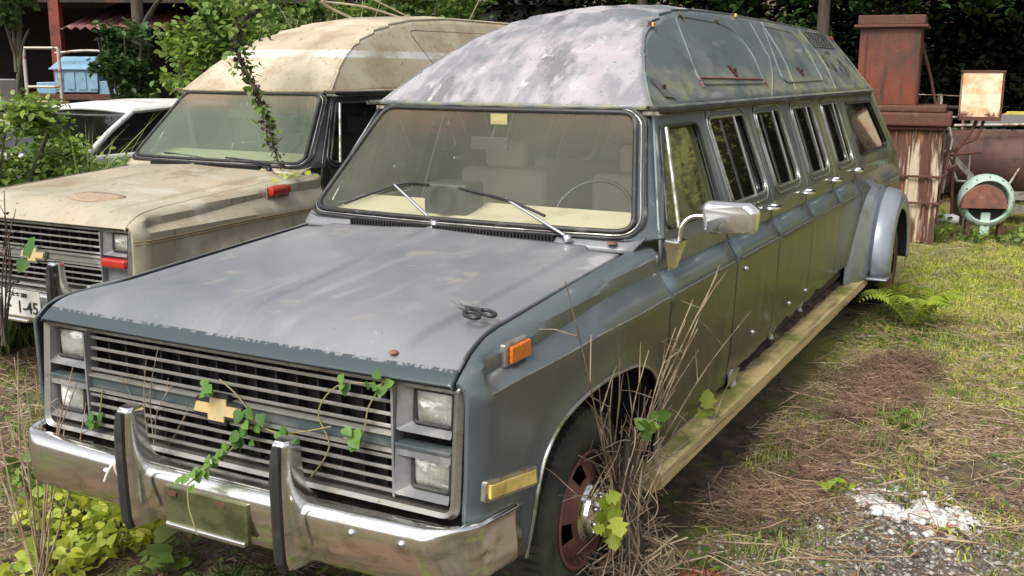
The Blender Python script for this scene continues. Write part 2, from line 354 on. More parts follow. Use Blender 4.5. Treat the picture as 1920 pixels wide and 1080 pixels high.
def van(name, paint, opts, **k):
    R = empty(name, **k); hi = opts['hi']
    g = .045 if hi else .09
    # hood
    hb = MB(); rows = []
    ys = [-.0635,-.0625,-.059,-.053,-.044,-.034,-.022,-.010,.004,.02,.04,.06,.09,.12]+list(np.linspace(.15,1.42,42))
    def hfront(i, y): return 1.128 if i == 0 else hz(y)
    for i, y in enumerate(ys):
        row = []; X = hx(y)
        for j in range(181):
            u = -1+2*j/180; x = u*X; z = hfront(i, y)+.018*(1-u*u)*sm((y+.06)/.3)
            f = sm((y+.03)/.16)
            xc = .012 if y < .1 else .012-.11*sm((y-.1)/1.4)
            z += f*(.011*max(0,1-abs(x-xc)/.020)+.010*(1-sm(abs(x-xc)/.35)))
            z += f*.018*(sm((.70-abs(x))/.03))
            row.append((x, y-.012*(1-u*u), z-(.012 if j in (0,180) else 0)))
        rows.append(row)
    hb.grid(rows); hood = hb.build('hood', opts['hoodm'], R, 50, solid=.02)
    # cowl and louvres
    cb = MB(); rows = []
    for y, z in ((1.425,1.298),(1.44,1.318),(1.47,1.335),(1.50,1.352),(1.52,1.36)):
        rows.append([(u*(.87+(y-1.42)*.3), y+.06*(u*u)-.03, z+.012*(1-u*u)) for u in np.linspace(-1,1,31)])
    cb.grid(rows); cowl = cb.build('cowl_panel', opts['hoodm'], R, 60, solid=.01)
    lb = MB()
    for i in range(66):
        x = -.56+i*.0165; u = x/.88; y0 = 1.437+.06*u*u-.03
        lb.box((x-.004,y0-.012,1.325),(x+.004,y0+.028,1.354))
    lb.build('cowl_vent', MT['dark'], cowl)
    # fenders
    for s in (1,-1):
        base = [(-.062,.69),(.10,.62),(.24,.50),(.262,.462)]+[(p.x,p.y) for p in ARC3[1:-1]]+[(1.50,.38),(1.60,.37),(1.605,1.42),(1.42,1.43),(-.062,1.27)]
        fd = panel('front_fender', base, fend, paint, R, h=.04, side=s, lines=[lambda y: 1.10, lambda y: 1.10+.03+.072*sm(y/1.3)] if s == 1 else ())
        MB().tube([(x*s,y,z) for x,y,z in [(side_x(p.x,p.y)+.003,p.x,p.y) for p in ARC3]], .008, 6).build('arch_trim', MT['trimside'], fd, 60)
        # inner wheel house
        wb = MB(); prof = [(p.x,p.y) for p in ARC3]
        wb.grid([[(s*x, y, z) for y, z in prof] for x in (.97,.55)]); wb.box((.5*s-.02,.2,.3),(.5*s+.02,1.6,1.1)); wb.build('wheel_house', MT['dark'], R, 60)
        # lamps
        if s == 1 or not hi:
            pass
        mk = MB(); y0,y1,z0,z1 = (.20,.345,1.138,1.196) if hi else (1.05,1.24,1.19,1.25); xs = side_x(.22,1.17)
        mk.box((s*(xs-.01),y0-.010,z0-.008),(s*(xs+.012),y1+.004,z1+.010)); q_ = mk.build('side_marker_lamp', MT['trim'], R, bevel=.005)
        MB().box((s*(xs+.012),y0+.012,z0),(s*(xs+.026),y1,z1)).build('lens', MT['orange'] if hi else MT['red'], q_, bevel=.012, seg=3)
        sl_ = MB(); P = [(-.015,.762),(.295,.715),(.295,.782),(-.015,.832)]
        fr = rpoly(P, .012, 3); sl_.add([(s*(side_x(y,z)+.014),y,z) for y,z in fr]+[(s*(side_x(y,z)-.01),y,z) for y,z in fr], [tuple(range(len(fr)))]+[(i,(i+1)%len(fr),(i+1)%len(fr)+len(fr),i+len(fr)) for i in range(len(fr))])
        q_ = sl_.build('side_turn_lamp', MT['trim'], R)
        fr = offs(rpoly(P, .012, 3), .014); MB().add([(s*(side_x(y,z)+.022),y,z) for y,z in fr]+[(s*(side_x(y,z)),y,z) for y,z in fr], [tuple(range(len(fr)))]+[(i,(i+1)%len(fr),(i+1)%len(fr)+len(fr),i+len(fr)) for i in range(len(fr))]).build('lens', MT['amber'], q_, bevel=.004)
    # ---- grille
    lean = lambda z: -.012-(1.125-z)*.09
    gs = MB()
    def ring(o, i_, yo, yi, mb):
        n = len(o); vs = [(x, lean(z)+yo, z) for x,z in o]+[(x, lean(z)+yi, z) for x,z in i_]+[(x, lean(z)+.05, z) for x,z in i_]+[(x, lean(z)+.05, z) for x,z in o]
        mb.add(vs, [(i,(i+1)%n,(i+1)%n+n,i+n) for i in range(n)]+[(i+n,(i+1)%n+n,(i+1)%n+2*n,i+2*n) for i in range(n)]+[(i,i+3*n,(i+1)%n+3*n,(i+1)%n) for i in range(n)])
    O = rpoly([(-.93,.702),(.93,.702),(.93,1.127),(-.93,1.127)], [.055,.055,.012,.012], 6)
    I = rpoly([(-.897,.724),(.897,.724),(.895,1.098),(-.895,1.098)], [.03,.03,.008,.008], 6); I = I
    O1 = rpoly([(-.915,.713),(.915,.713),(.915,1.113),(-.915,1.113)], [.045,.045,.01,.01], 6)
    ring(O, O1, -.012, -.03, gs); ring(O1, I, -.03, -.016, gs)
    gr = gs.build('grille', MT['trim'], R, 35)
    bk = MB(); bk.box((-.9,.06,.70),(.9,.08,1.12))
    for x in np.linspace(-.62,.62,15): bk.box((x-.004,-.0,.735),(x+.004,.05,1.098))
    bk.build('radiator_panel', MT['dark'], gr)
    zt = [1.078,1.038,.998,.96]; zb = [.862,.826,.79,.754]
    bb = MB()
    for z in zt+zb:
        y = lean(z)-.012; bb.add([(x,y+a,z+b) for x in (-.685,.685) for a,b in ((0,.007),(0,-.005),(.018,-.008),(.018,.002))], [(0,1,2,3),(7,6,5,4),(0,4,5,1),(1,5,6,2),(2,6,7,3),(3,7,4,0)])
    bb.build('grille_bars', MT['bar'], gr, bevel=.002)
    bd = MB(); bd.box((-.685,lean(.91)-.008,.890),(.685,lean(.91)+.03,.932)); band = bd.build('grille_band', MT['gband'] if hi else MT['bar'], gr, bevel=.004)
    tb = MB(); tb.box((-.685,lean(.91)-.02,.934),(.685,lean(.91)+.02,.943)); tb.box((-.685,lean(.91)-.022,.879),(.685,lean(.91)+.02,.888)); tb.build('band_trim', MT['bar'], band)
    # emblem: bow-tie plate
    bow = [(-.125,-.022),(-.05,-.022),(-.05,-.050),(.035,-.050),(.035,-.022),(.11,-.022),(.125,.022),(.05,.022),(.05,.050),(-.035,.050),(-.035,.022),(-.11,.022)]
    def bowtie(sc_, y, d, ww): 
        m_ = MB(); P = [(a*sc_*.9, b*sc_*.85) for a,b in bow]
        if ww: P = offs(P, -ww)
        n = len(P); c = (-.03 if hi else .09, .912)
        m_.add([(a+c[0], y, b+c[1]) for a,b in P]+[(a+c[0], y+d, b+c[1]) for a,b in P], [tuple(range(n))]+[(i,(i+1)%n,(i+1)%n+n,i+n) for i in range(n)]); return m_
    em = bowtie(.95, lean(.91)-.034, .02, .015).build('emblem', MT['plastic'] if hi else MT['trim'], gr); bowtie(.95, lean(.91)-.040, .012, 0).build('emblem_face', MT['gold'], em)
    # headlamps
    for s in (1,-1):
        bz = MB()
        for zc in (1.037, .832):
            if not hi and zc < .9: continue
            h0,h1 = zc-.066, zc+.064; Ow = [(.692,h0-.014),(.894,h0-.014),(.894,h1+.005),(.692,h1+.005)]; Iw = rpoly([(.735,h0+.004),(.886,h0+.004),(.886,h1-.006),(.735,h1-.006)], .014, 3)
            n = len(Iw)
            def fr(P, yy): return [(s*x, lean(z)+yy, z) for x,z in P]
            # sloped bezel as lofted ring between rectangle (resampled) and rounded rect
            ang = [math.atan2(z-zc, x-.81) for x,z in Iw]
            Oq = []
            for a in ang:
                dx, dz = math.cos(a), math.sin(a); t = min(((.894 if dx > 0 else .692)-.81)/dx if abs(dx) > 1e-6 else 9, ((h1+.005 if dz > 0 else h0-.014)-zc)/dz if abs(dz) > 1e-6 else 9); Oq.append((.81+dx*t, zc+dz*t))
            bz.add(fr(Oq, -.020)+fr(Iw, .018)+fr(Iw, .04), [(i,(i+1)%n,(i+1)%n+n,i+n) for i in range(n)]+[(i+n,(i+1)%n+n,(i+1)%n+2*n,i+2*n) for i in range(n)])
            lm = MB(); K = 8; P = []
            for i in range(K+1):
                P.append([(s*(.741+.139*j/K), lean(zc)+.017-.014*(1-(2*i/K-1)**4)*(1-(2*j/K-1)**4), h0+.010+(h1-h0-.022)*i/K) for j in range(K+1)])
            lm.grid(P, flip=(s == 1)); lm.build('headlamp', MT['lamp'], gr, 60)
            so_ = MB(); so_.tube([(s*x, lean(z)+.012, z) for x,z in rpoly([(.741,h0+.010),(.880,h0+.010),(.880,h1-.012),(.741,h1-.012)], .014, 3)], .0075, 5, closed=True); so_.build('headlamp_ring', MT['rubber'], gr, 60)
        bz.box((s*.69,lean(.93)-.02,.878) if s > 0 else (-.894,lean(.93)-.02,.878), (s*.894,lean(.93)+.03,.905) if s > 0 else (-.69,lean(.93)+.03,.905))
        if not hi: bz.box((s*.69 if s > 0 else -.894,-.02,.74),(.894 if s > 0 else -.69,.0,.95))
        bz.box((s*.686-.004,lean(.9)-.026,.738),(s*.686+.004,lean(.9)+.03,1.097))
        q_ = bz.build('headlamp_bezel', MT['bezel'], gr)
        MB().box((.69 if s > 0 else -.894,lean(.93)-.026,.905),(.894 if s > 0 else -.69,lean(.93)+.03,.918)).build('bezel_trim', MT['gband'], q_, bevel=.003)
        if not hi:
            MB().box((.69 if s > 0 else -.895,-.075,.885),(.895 if s > 0 else -.69,-.02,.945)).build('red_front_lamp', MT['red'], R, bevel=.02, seg=4)
        # front valance corner under the lamps
        MB().box((s*.97 if s < 0 else .0,-.02,.50),(.0 if s < 0 else .97,.02,.70)).build('valance', MT['soot'], R)
    # ---- bumper
    prof = [(.10,.704),(.035,.712),(.012,.709),(-.004,.702),(-.014,.690),(-.020,.672),(-.021,.650),(-.018,.615),(-.010,.57),(.006,.525),(.03,.500),(.07,.488),(.09,.5)]
    path = []
    half = [(x, -.275+.02*(x/.8)**2) for x in np.linspace(0,.84,14)]+[(.84+.168*math.sin(a), -.255+.16*(1-math.cos(a))) for a in np.linspace(.15,math.pi/2,9)]+[(1.008,y) for y in np.linspace(-.06,.13,5)]
    path = [(-a,b,0) for a,b in half[:0:-1]]+[(a,b,0) for a,b in half]
    mb = MB(); rows = []
    for (a,b) in prof:
        row = []
        for (x,y,_) in path:
            e = min(1,max(0,(abs(x)-.86)/.13)); e = 1 if y > -.08 else e; zz = b-(.035*max(0,y+.08)/.28)
            row.append((x-math.copysign(a*e*.7,x), y+a*(1-e)*.9, zz))
        rows.append(row)
    mb.grid(rows); bumper = mb.build('bumper', MT['chrome'], R, 50, solid=.006); bumper.location.y = .09
    cp_ = MB(); cp_.box((-.155,-.303,.525),(.215,-.282,.668)); pl = cp_.build('plate_recess', mat('green_stained_chrome', (.22,.23,.12), .4, .8, [((.08,.09,.04), [('n',(5,5,9),.45,.6)], .6), ((.35,.10,.04), [('n',iso(8),.66,.7,5)], .8)]) if hi else MT['chrome'], bumper, bevel=.004)
    fb = MB()
    for a,b in (((-.150,-.312,.518),(.205,-.290,.538)),): fb.box(a,b)
    fb.build('plate_frame', MT['steel'] if hi else MT['chrome'], pl, bevel=.006)
    if hi:
        for x in (-.11,.10): MB().add([(x+.022*math.cos(t)*(1+.3*math.sin(3*t+x*9)),-.3055,.646+.013*math.sin(t)*(1+.3*math.cos(2*t))) for t in np.linspace(0,6.28,13)[:-1]], [tuple(range(12))]).build('rust_patch', MT['rust'], bumper, solid=.003)
    for x in (-.865,.80,-.45,.62):
        MB().lathe([(.0,-.015),(.010,-.012),(.014,0)], (x,-.265+.03*x*x-.026+(.02 if abs(x) > .83 else 0),.655), 'y', 12).build('bumper_bolt', MT['steel'], bumper, 60)
    MB().box((-.42,-.262,.712),(.42,-.20,.718)).build('bumper_step_pad', MT['chrome'], bumper, bevel=.002)
    for sx_ in ((-.295,.385) if hi else (-.22,.49)):
        gb = MB(); secs = [(.925,.030,-.326,-.272),(.912,.034,-.338,-.268),(.85,.036,-.342,-.266),(.79,.038,-.345,-.260),(.745,.042,-.345,-.242),(.715,.048,-.344,-.205),(.60,.048,-.342,-.22),(.53,.046,-.338,-.22),(.495,.042,-.325,-.22)]
        zz_ = [q[0] for q in secs]; tt = np.linspace(0,len(secs)-1,41); A4 = np.array([[np.interp(t,range(len(secs)),[q[c] for q in secs]) for c in range(4)] for t in tt])
        for _ in range(2): A4[1:-1] = .25*A4[:-2]+.5*A4[1:-1]+.25*A4[2:]
        rows = []
        for z,wd,y0,y1 in A4:
            fw = min(.027,wd*.8); rows.append([(sx_-wd,y1,z),(sx_-wd*.9,y1*.5+y0*.5,z),(sx_-fw,y0+.012,z),(sx_-fw*.7,y0,z),(sx_+fw*.7,y0,z),(sx_+fw,y0+.012,z),(sx_+wd*.9,y1*.5+y0*.5,z),(sx_+wd,y1,z)])
        gb.grid(rows); gb.add(rows[0], [tuple(range(8))]); gb.add(rows[-1], [tuple(range(8))[::-1]]); q_ = gb.build('bumper_guard', MT['chrome'], bumper, 45)
        MB().tube([(sx_,y0-.004,z) for z,wd,y0,y1 in secs[1:]], [.014]+[.021]*6+[.018], 6).build('rubber_strip', MT['rubber'], q_)
    # ---- windscreen
    fo = [(-.855,-.035),(.855,-.035),(.865,.66),(.82,.69),(-.82,.69),(-.865,.66)]
    fr_ = panel('windscreen_frame', fo, wfn, opts['pillar'], R, holes=[WIN], h=.06, rnd=.008)
    MB().tube(loopy(wfn, dens(offs(WIN,.006),.05), d=.004), .013, 8, closed=True).build('windscreen_seal', MT['seal'], fr_, 60)
    MB().tube(loopy(wfn, dens(offs(WIN,-.012),.05), d=.003), .004, 6, closed=True).build('windscreen_trim', MT['trim'], fr_, 60)
    MB().tube(loopy(wfn, dens(offs(WIN,-.026),.05), d=.001), .008, 6, closed=True).build('outer_seal', MT['seal'], fr_, 60)
    panel('windscreen', WIN, wfn, opts['wind'], R, h=.06, rnd=.002, solid=0)
    # ---- wipers
    for px, bx, tips in opts['wipers']:
        wp = MB()
        wp.tube(tips[:2], [.009,.006], 8); wp.lathe([(0,-.0),(.018,.0),(.02,.02),(.012,.03),(0,.03)], (tips[0][0],tips[0][1],tips[0][2]-.018), 'z', 14)
        q_ = wp.build('wiper_arm', MT['steel'] if hi else MT['black'], R, 60)
        MB().tube(cat(tips[2:],5), .0065, 6).tube([tips[1],tips[3]], .008, 6).build('wiper_blade', MT['rubber'], q_, 60)
    # ---- doors and side windows
    YB = opts['seams']; bot = opts['bottom']
    def ob(y0, y1):
        n = max(2, int((y1-y0)/.08)); return [(y0+(y1-y0)*i/n, bot(y0+(y1-y0)*i/n)) for i in range(n+1)]
    for s in (1,-1):
        gg = g if s == 1 else .11
        for di in range(len(YB)-1):
            ya, yb = YB[di]+.005, YB[di+1]-.005
            front = di == 0
            if front:
                out = ob(ya,yb)+[(yb,1.86),(1.95,1.86),(1.68,1.46),(1.622,1.37),(ya,1.33)]
                win = rpoly([(1.715,1.375),(2.50,1.375),(2.50,1.80),(1.97,1.80)], [.03,.05,.06,.05])
            else:
                out = ob(ya,yb)+[(yb,1.86),(ya,1.86)]; wa, wb_ = opts['wins'][di-1]
                win = rpoly([(wa+.03,1.375),(wb_+.03,1.375),(wb_-.04,1.815),(wa-.02,1.815)], [.05,.07,.07,.05])
            d = panel('front_door' if front else 'side_door', out, doorf, opts['doorp'], R, holes=[win], h=gg, rnd=.008, side=s, lines=[lambda y: 1.10, lambda y: 1.202, lambda y: 1.32] if s == 1 and hi else ())
            if s == -1 and not hi and False: continue
            MB().tube(loopy(doorf, dens(win,.06), s, .004), .009, 6, closed=True).build('window_trim', MT['seal'] if front else MT['trimside'], d, 60)
            if not front or not hi:
                ow = offs(win, -.035); MB().tube(loopy(doorf, dens(ow,.06), s, .004), .007, 6, closed=True).build('raised_frame', opts['doorp'] if not hi else MT['trimside'], d, 60)
            panel('window_glass', win, lambda y,z: (side_x(y,z)-.02,y,z), MT['doorg'] if (front and hi) else MT['sideg'], d, h=.15, rnd=.001, solid=0, side=s)
            if front:
                f_ = lambda t: (s*(side_x(0,1.37+.43*t)+.0), 1.79+.19*t, 1.37+.43*t)
                MB().tube([Vector(f_(0)),Vector(f_(1))], .010, 6).build('quarter_light_bar', MT['trimside'], d, 60)
            else:
                yy = wa+(wb_-wa)*.62
                if s == 1: MB().tube([(s*(side_x(0,z)-.012),yy-(z-1.37)*.06,z) for z in (1.375,1.815)], .008, 6).build('window_bar', MT['trimside'], d, 60)
            yh = yb-.10
            hd = MB(); hd.tube(cat([(s*.955,yh-.10,1.285),(s*.995,yh-.095,1.287),(s*1.008,yh,1.287),(s*.995,yh+.065,1.287),(s*.955,yh+.07,1.285)],4), .014, 8); hd.box((s*.945-.003,yh-.10,1.272),(s*.965+.003,yh+.075,1.312))
            hd.build('door_handle', MT['chrome'], d, 60)
            if hi:
                bnd = MB(); P = []
                for z in (1.106,1.155,1.202): P.append([(s*(side_x(y,z)+.003),y,z) for y in np.linspace(ya+.004,yb-.004,8)])
                bnd.grid(P, flip=(s == -1)); bnd.build('belt_band', MT['band'], d, 60, solid=.002)
        # rear quarter
        ya, yb = YB[-1]+.005, YB[-1]+2.05
        out = ob(ya, ya+.1)+[(ya+.15,.62),(yb-.1,.62),(yb,.75),(yb,1.12),(yb-.12,1.32),(yb-.70,1.86),(ya,1.86)]
        win = rpoly([(ya+.22,1.38),(yb-.42,1.38),(yb-.80,1.79),(ya+.12,1.80)], .05)
        rq = panel('rear_quarter_panel', out, doorf, opts['doorp'], R, holes=[win], h=gg, rnd=.01, side=s, lines=[lambda y: 1.10, lambda y: 1.202] if s == 1 and hi else ())
        MB().tube(loopy(doorf, dens(win,.08), s, .003), .010, 6, closed=True).build('window_trim', MT['seal'], rq, 60)
        panel('window_glass', win, lambda y,z: (side_x(y,z)-.015,y,z), MT['sideg'], rq, h=.2, rnd=.001, solid=0, side=s)
        # white crease line along the belt
        if hi: MB().tube([(s*(side_x(y,1.10)+.001),y,1.10+.002*math.sin(y*9)) for y in np.linspace(.02,1.58,30)], .0035, 5).build('crease_trim', MT['trim'], R)
        if hi:
            for a_,b_ in ((1.64,2.55),(2.70,3.45),(3.60,4.0),(4.1,4.36),(4.6,5.9)):
                MB().tube([(s*(side_x(y,1.103)+.003),y,1.102) for y in np.linspace(a_,b_,10)], .005, 5).build('belt_trim', MT['trim'], R)
    LY = YB[-1]+2.05
    # tail, roof skin, floor
    tb = MB(); tb.grid([[(x,LY-.02,.6),(x,LY-.02,1.12),(x*.98,LY-.14,1.32),(x*.82,LY-.72,1.86)] for x in (-.985,-.5,0,.5,.985)]); tb.build('tailgate', opts['doorp'], R, 40, solid=.02)
    rb = MB(); rb.grid([[(x,y,1.872+.01*(1-(x/.78)**2)) for x in np.linspace(-.775,.775,7)] for y in (1.955,3.5,5,LY-.7)]); rb.build('roof_skin', MT['lining'], R, 60, solid=.02)
    rl = MB()
    cur = [(s_*1.0*.79, yy, 1.872) for s_, yy in ()]
    pts = [(-.785,LY-.72,1.868)]+[(-.785,y,1.87) for y in (5,3.5,2.2,2.06)]+[(-.765,1.985,1.878)]+[(x, 1.925+.05*(x/.75)**4, 1.884) for x in np.linspace(-.72,.72,13)]+[(.765,1.985,1.878)]+[(.785,y,1.87) for y in (2.06,2.2,3.5,5)]+[(.785,LY-.72,1.868)]
    rl.tube(cat(pts,3), .016, 6).build('drip_rail', MT['seal'] if hi else MT['black'], R, 60)
    hd = MB(); rows = []
    for b,dz in ((.67,0),(.70,.004),(.735,.012)): rows.append([wfn(p, b)[:2]+(wfn(p,b)[2]+dz*.5,) for p in np.linspace(-.80,.80,17)])
    ch = MB(); ch.box((-.93,1.62,.45),(.93,LY-.1,.52)); ch.box((-.55,.1,.42),(.55,1.6,.60)); ch.box((-.8,1.40,.5),(.8,1.46,1.29)); ch.build('chassis_floor', MT['soot'], R)
    # ---- interior
    db = MB(); db.add([(x,y,z) for x in (-.84,.84) for y,z in ((1.53,1.33),(1.68,1.372),(1.88,1.412),(1.95,1.38),(1.93,1.0),(1.5,1.0))], [(0,1,2,3,4,5),(11,10,9,8,7,6)]+[(i,(i+1)%6,(i+1)%6+6,i+6) for i in range(6)]); db.build('dashboard', MT['dash'], R, bevel=.02)
    st = MB(); Mx = Matrix.Translation((.42,2.06,1.36))@Matrix.Rotation(rad(-38),4,'X')
    st.tube([Mx@Vector((.20*math.cos(a),0,.20*math.sin(a))) for a in np.linspace(0,2*math.pi,33)[:-1]], .012, 8, closed=True)
    for a in (0,math.pi,-math.pi/2): st.tube([Mx@Vector((0,.03,0)),Mx@Vector((.19*math.cos(a),0,.19*math.sin(a)))], .012, 6)
    st.build('steering_wheel', MT['plastic'], R, 60)
    def seat(x, y, wd, n='seat'):
        b_ = MB(); b_.box((x-wd,y,.85),(x+wd,y+.5,.99)); b_.box((x-wd,y+.42,.9),(x+wd,y+.56,1.50)); b_.box((x-.13,y+.44,1.50),(x+.13,y+.54,1.66)); return b_.build(n, MT['seat'], R, bevel=.04, seg=3)
    seat(.42,2.25,.28); seat(-.42,2.25,.28)
    for yy in opts['benches']:
        b_ = MB(); b_.box((-.7,yy,.85),(.7,yy+.5,.99)); b_.box((-.7,yy+.42,.9),(.7,yy+.56,1.48)); b_.build('bench_seat', MT['seat'], R, bevel=.04, seg=3)
    MB().box((-.10,1.78,1.68),(.10,1.80,1.74)).tube([(0,1.80,1.73),(0,1.87,1.82)], .006).build('rear_view_mirror', MT['plastic'], R, bevel=.01)
    # ---- raised roof
    H = opts['H']; ky = [a for a,b in H]; kz = [b for a,b in H]
    Yb = sorted(set(list(np.linspace(ky[0],ky[0]+.5,16))+list(np.linspace(ky[0]+.5,ky[-1],34))+ky))
    Hs = [np.interp(y, ky, kz) for y in Yb]
    for _ in range(2): Hs = [Hs[0]]+[.25*Hs[i-1]+.5*Hs[i]+.25*Hs[i+1] for i in range(1,len(Hs)-1)]+[Hs[-1]]
    def xs(z): return .752-(z-1.89)*opts['lean']
    top = MB(); P = []; sidesP = {1:[],-1:[]}
    for y, h_ in zip(Yb, Hs):
        X = xs(h_); lp = min(1,max(0,(h_-1.89)/.45)); row = []
        for j in range(41):
            u = -1+2*j/40; z = h_+opts['crown']*lp*(1-abs(u)**2.6); fb_ = opts['bow']*(1-u*u)*(1-sm((y-ky[0])/1.6))
            z += .010*noise.noise(Vector((u*2.5,y*1.7,opts['seed'])))*lp
            row.append((u*X, y-fb_*.3, z))
        P.append(row)
        rr = []
        for t in np.linspace(0,1,13):
            z = 1.888+(h_-1.888)*t; bul = .010*math.sin(t*math.pi)*lp
            rr.append((xs(z)+bul, y, z))
        sidesP[1].append(rr); sidesP[-1].append([(-a,b,c) for a,b,c in rr])
    top.grid(P); ro = top.build('raised_roof', opts['roofm'], R, 180, solid=.01)
    for s in (1,-1):
        m_ = MB(); m_.grid(sidesP[s], flip=(s == 1)); q_ = m_.build('raised_roof_side', opts['roofs'], R, 180, solid=.01)
        e = MB(); e.tube([(r[-1][0]*1,r[-1][1],r[-1][2]-.006) for r in sidesP[s]], .010, 6); e.build('roof_edge', opts['roofs'], q_, 60)
        def sp(y, z): return (s*(xs(z)+.012*math.sin(min(1,max(0,(z-1.888)/.5))*math.pi)+.003), y, z)
        def loopr(pp, r_, nm, mt, closed=True): MB().tube([sp(y,z) for y,z in pp], r_, 6, closed=closed).build(nm, mt, q_, 60)
        opts['sidefn'](sp, loopr, q_, s, R)
    # base lip of the raised roof
    lip = [(x*s_, y, 1.89) for s_,x,y in ()]
    bl = MB(); pts = [(-.768,ky[-1],1.888),(-.768,4.5,1.888),(-.768,ky[0]+.12,1.888),(-.755,ky[0]+.01,1.889)]+[(x,ky[0]-.012-opts['bow']*.3*(1-(x/.75)**2),1.889) for x in np.linspace(-.7,.7,11)]+[(.755,ky[0]+.01,1.889),(.768,ky[0]+.12,1.888),(.768,4.5,1.888),(.768,ky[-1],1.888)]
    bl.tube(cat(pts,3), .012, 6).build('roof_flange', opts['roofs'], R, 60)
    return R

def wheel(R, x, y, r=.385, s=1, name='wheel', hub=True, zc=.385):
    rim = MB(); n = 72; c = (x, y, zc)
    prof = [(.232,.10),(.236,.120),(.228,.126),(.219,.118),(.215,.09),(.207,.075)]
    rim.lathe([(a,b*s) for a,b in prof], c, 'x', n)
    # disc with six hand holes: sectors at mid radius left open
    rr = [.207,.185,.138,.112]; hh = [.075,.100,.128,.138]; vs = []; fs = []
    for a_,b_ in zip(rr,hh):
        for k in range(n): t = 2*math.pi*k/n; vs.append((x+b_*s, y+a_*math.cos(t), zc+a_*math.sin(t)))
    for i in range(3):
        for k in range(n):
            if i == 1 and (k % 18) < 6: continue
            l = (k+1)%n; fs.append((i*n+k,i*n+l,(i+1)*n+l,(i+1)*n+k))
    rim.add(vs, fs); rim.lathe([(.112,.138*s),(.10,.14*s)], c, 'x', n)
    rm = rim.build(name, MT['rimrust'], R, 40, solid=.006)
    ty = MB(); tp = [(.228,.10),(.24,.118),(.28,.130),(.33,.130),(.362,.118),(.380,.098),(.385,.06),(.386,0),(.385,-.06),(.37,-.11),(.3,-.13),(.228,-.10)]
    ty.lathe([(a*r/.385,b*s) for a,b in tp], c, 'x', n)
    for k in range(64):
        t = 2*math.pi*k/64; M = Matrix.Translation(c)@Matrix.Rotation(t,4,'X')
        ty.box((.070*s-.032,-.011,r-.004),(.070*s+.036,.011,r+.007), M=M); ty.box((-.05*s-.05,-.011,r-.004),(-.05*s+.04,.011,r+.007), M=M@Matrix.Rotation(.05,4,'X'))
    ty.build('tyre', MT['tyre'], rm, 50)
    MB().lathe([(.0,-.05*s),(.2,-.05*s)], c, 'x', 24).build('brake_drum', MT['dark'], rm)
    if hub:
        hb = MB(); hb.lathe([(.118,.130*s),(.121,.142*s),(.112,.152*s),(.102,.156*s),(.098,.172*s),(.088,.178*s),(.062,.178*s),(.054,.188*s),(.050,.218*s),(.040,.228*s),(0,.23*s)], c, 'x', 48)
        h_ = hb.build('hub_cap', MT['chrome'], rm, 40)
        for k in range(8):
            t = 2*math.pi*k/8+.2; MB().lathe([(.010,.172*s),(.010,.192*s),(.007,.199*s),(0,.20*s)], (x,y+.075*math.cos(t),zc+.075*math.sin(t)), 'x', 8).build('wheel_nut', MT['chrome'], rm, 40)
    return rm
# ------------------------------------------------------------------ leaf / twig helpers
def mesh_np(name, V, F, m, parent=None, smooth=False):
    """V (n,k,3) islands sharing face template F (list of index tuples)"""
    n, k, _ = V.shape; me = bpy.data.meshes.new(name)
    Ft = [np.array(f) for f in F]; per = sum(len(f) for f in Ft)
    me.vertices.add(n*k); me.vertices.foreach_set('co', V.reshape(-1))
    tmpl = np.concatenate(Ft); loops = (np.arange(n)[:,None]*k+tmpl[None]).ravel()
    me.loops.add(len(loops)); me.loops.foreach_set('vertex_index', loops)
    st = np.cumsum([0]+[len(f) for f in Ft[:-1]]); starts = (np.arange(n)[:,None]*per+st[None]).ravel()
    me.polygons.add(len(starts)); me.polygons.foreach_set('loop_start', starts)
    me.update(calc_edges=True); me.validate(); me.materials.append(m)
    if smooth: me.polygons.foreach_set('use_smooth', np.ones(len(starts), bool))
    o = bpy.data.objects.new(name, me); COL.objects.link(o)
    if parent is not None: o.parent = parent
    return o
def frames(n, up=.5, zrot=None):
    """random frames: rows = (along, across, normal)"""
    nrm = rng.normal(size=(n,3)); nrm /= np.linalg.norm(nrm, axis=1)[:,None]; nrm[:,2] = np.abs(nrm[:,2]); nrm = nrm*(1-up)+np.array([0,0,1])*up
    nrm /= np.linalg.norm(nrm, axis=1)[:,None]
    a = rng.normal(size=(n,3)); a -= (a*nrm).sum(1)[:,None]*nrm; a /= np.linalg.norm(a, axis=1)[:,None]
    return a, np.cross(nrm, a), nrm
LEAF = np.array([(0,0,0),(.28,.30,.06),(.62,.30,.05),(1,0,-.10),(.62,-.30,.05),(.28,-.30,.06)]); LF = [(0,3,2,1),(0,5,4,3)]
HEART = np.array([(0,0,0),(-.12,.22,.03),(.05,.44,.07),(.35,.48,.06),(.7,.28,.0),(1,0,-.12),(.7,-.28,.0),(.35,-.48,.06),(.05,-.44,.07),(-.12,-.22,.03),(.45,0,-.02)])
HF = [(0,10,2,1),(10,3,2),(10,5,4,3),(10,7,6,5),(10,8,7),(0,9,8,10)]
LONG = np.array([(0,0,0),(.3,.07,.02),(.65,.07,-.04),(1,0,-.2),(.65,-.07,-.04),(.3,-.07,.02)])
def leaves(name, C, size, m, parent=None, up=.4, T=LEAF, F=LF, jit=.35, A=None):
    C = np.asarray(C, float); n = len(C); a, b, c = frames(n, up) if A is None else A
    s = size*(1+jit*rng.uniform(-1,1,n)) if np.isscalar(size) else np.asarray(size)
    V = C[:,None,:]+s[:,None,None]*(T[None,:,0,None]*a[:,None]+T[None,:,1,None]*b[:,None]+T[None,:,2,None]*c[:,None])
    return mesh_np(name, V, F, m, parent)
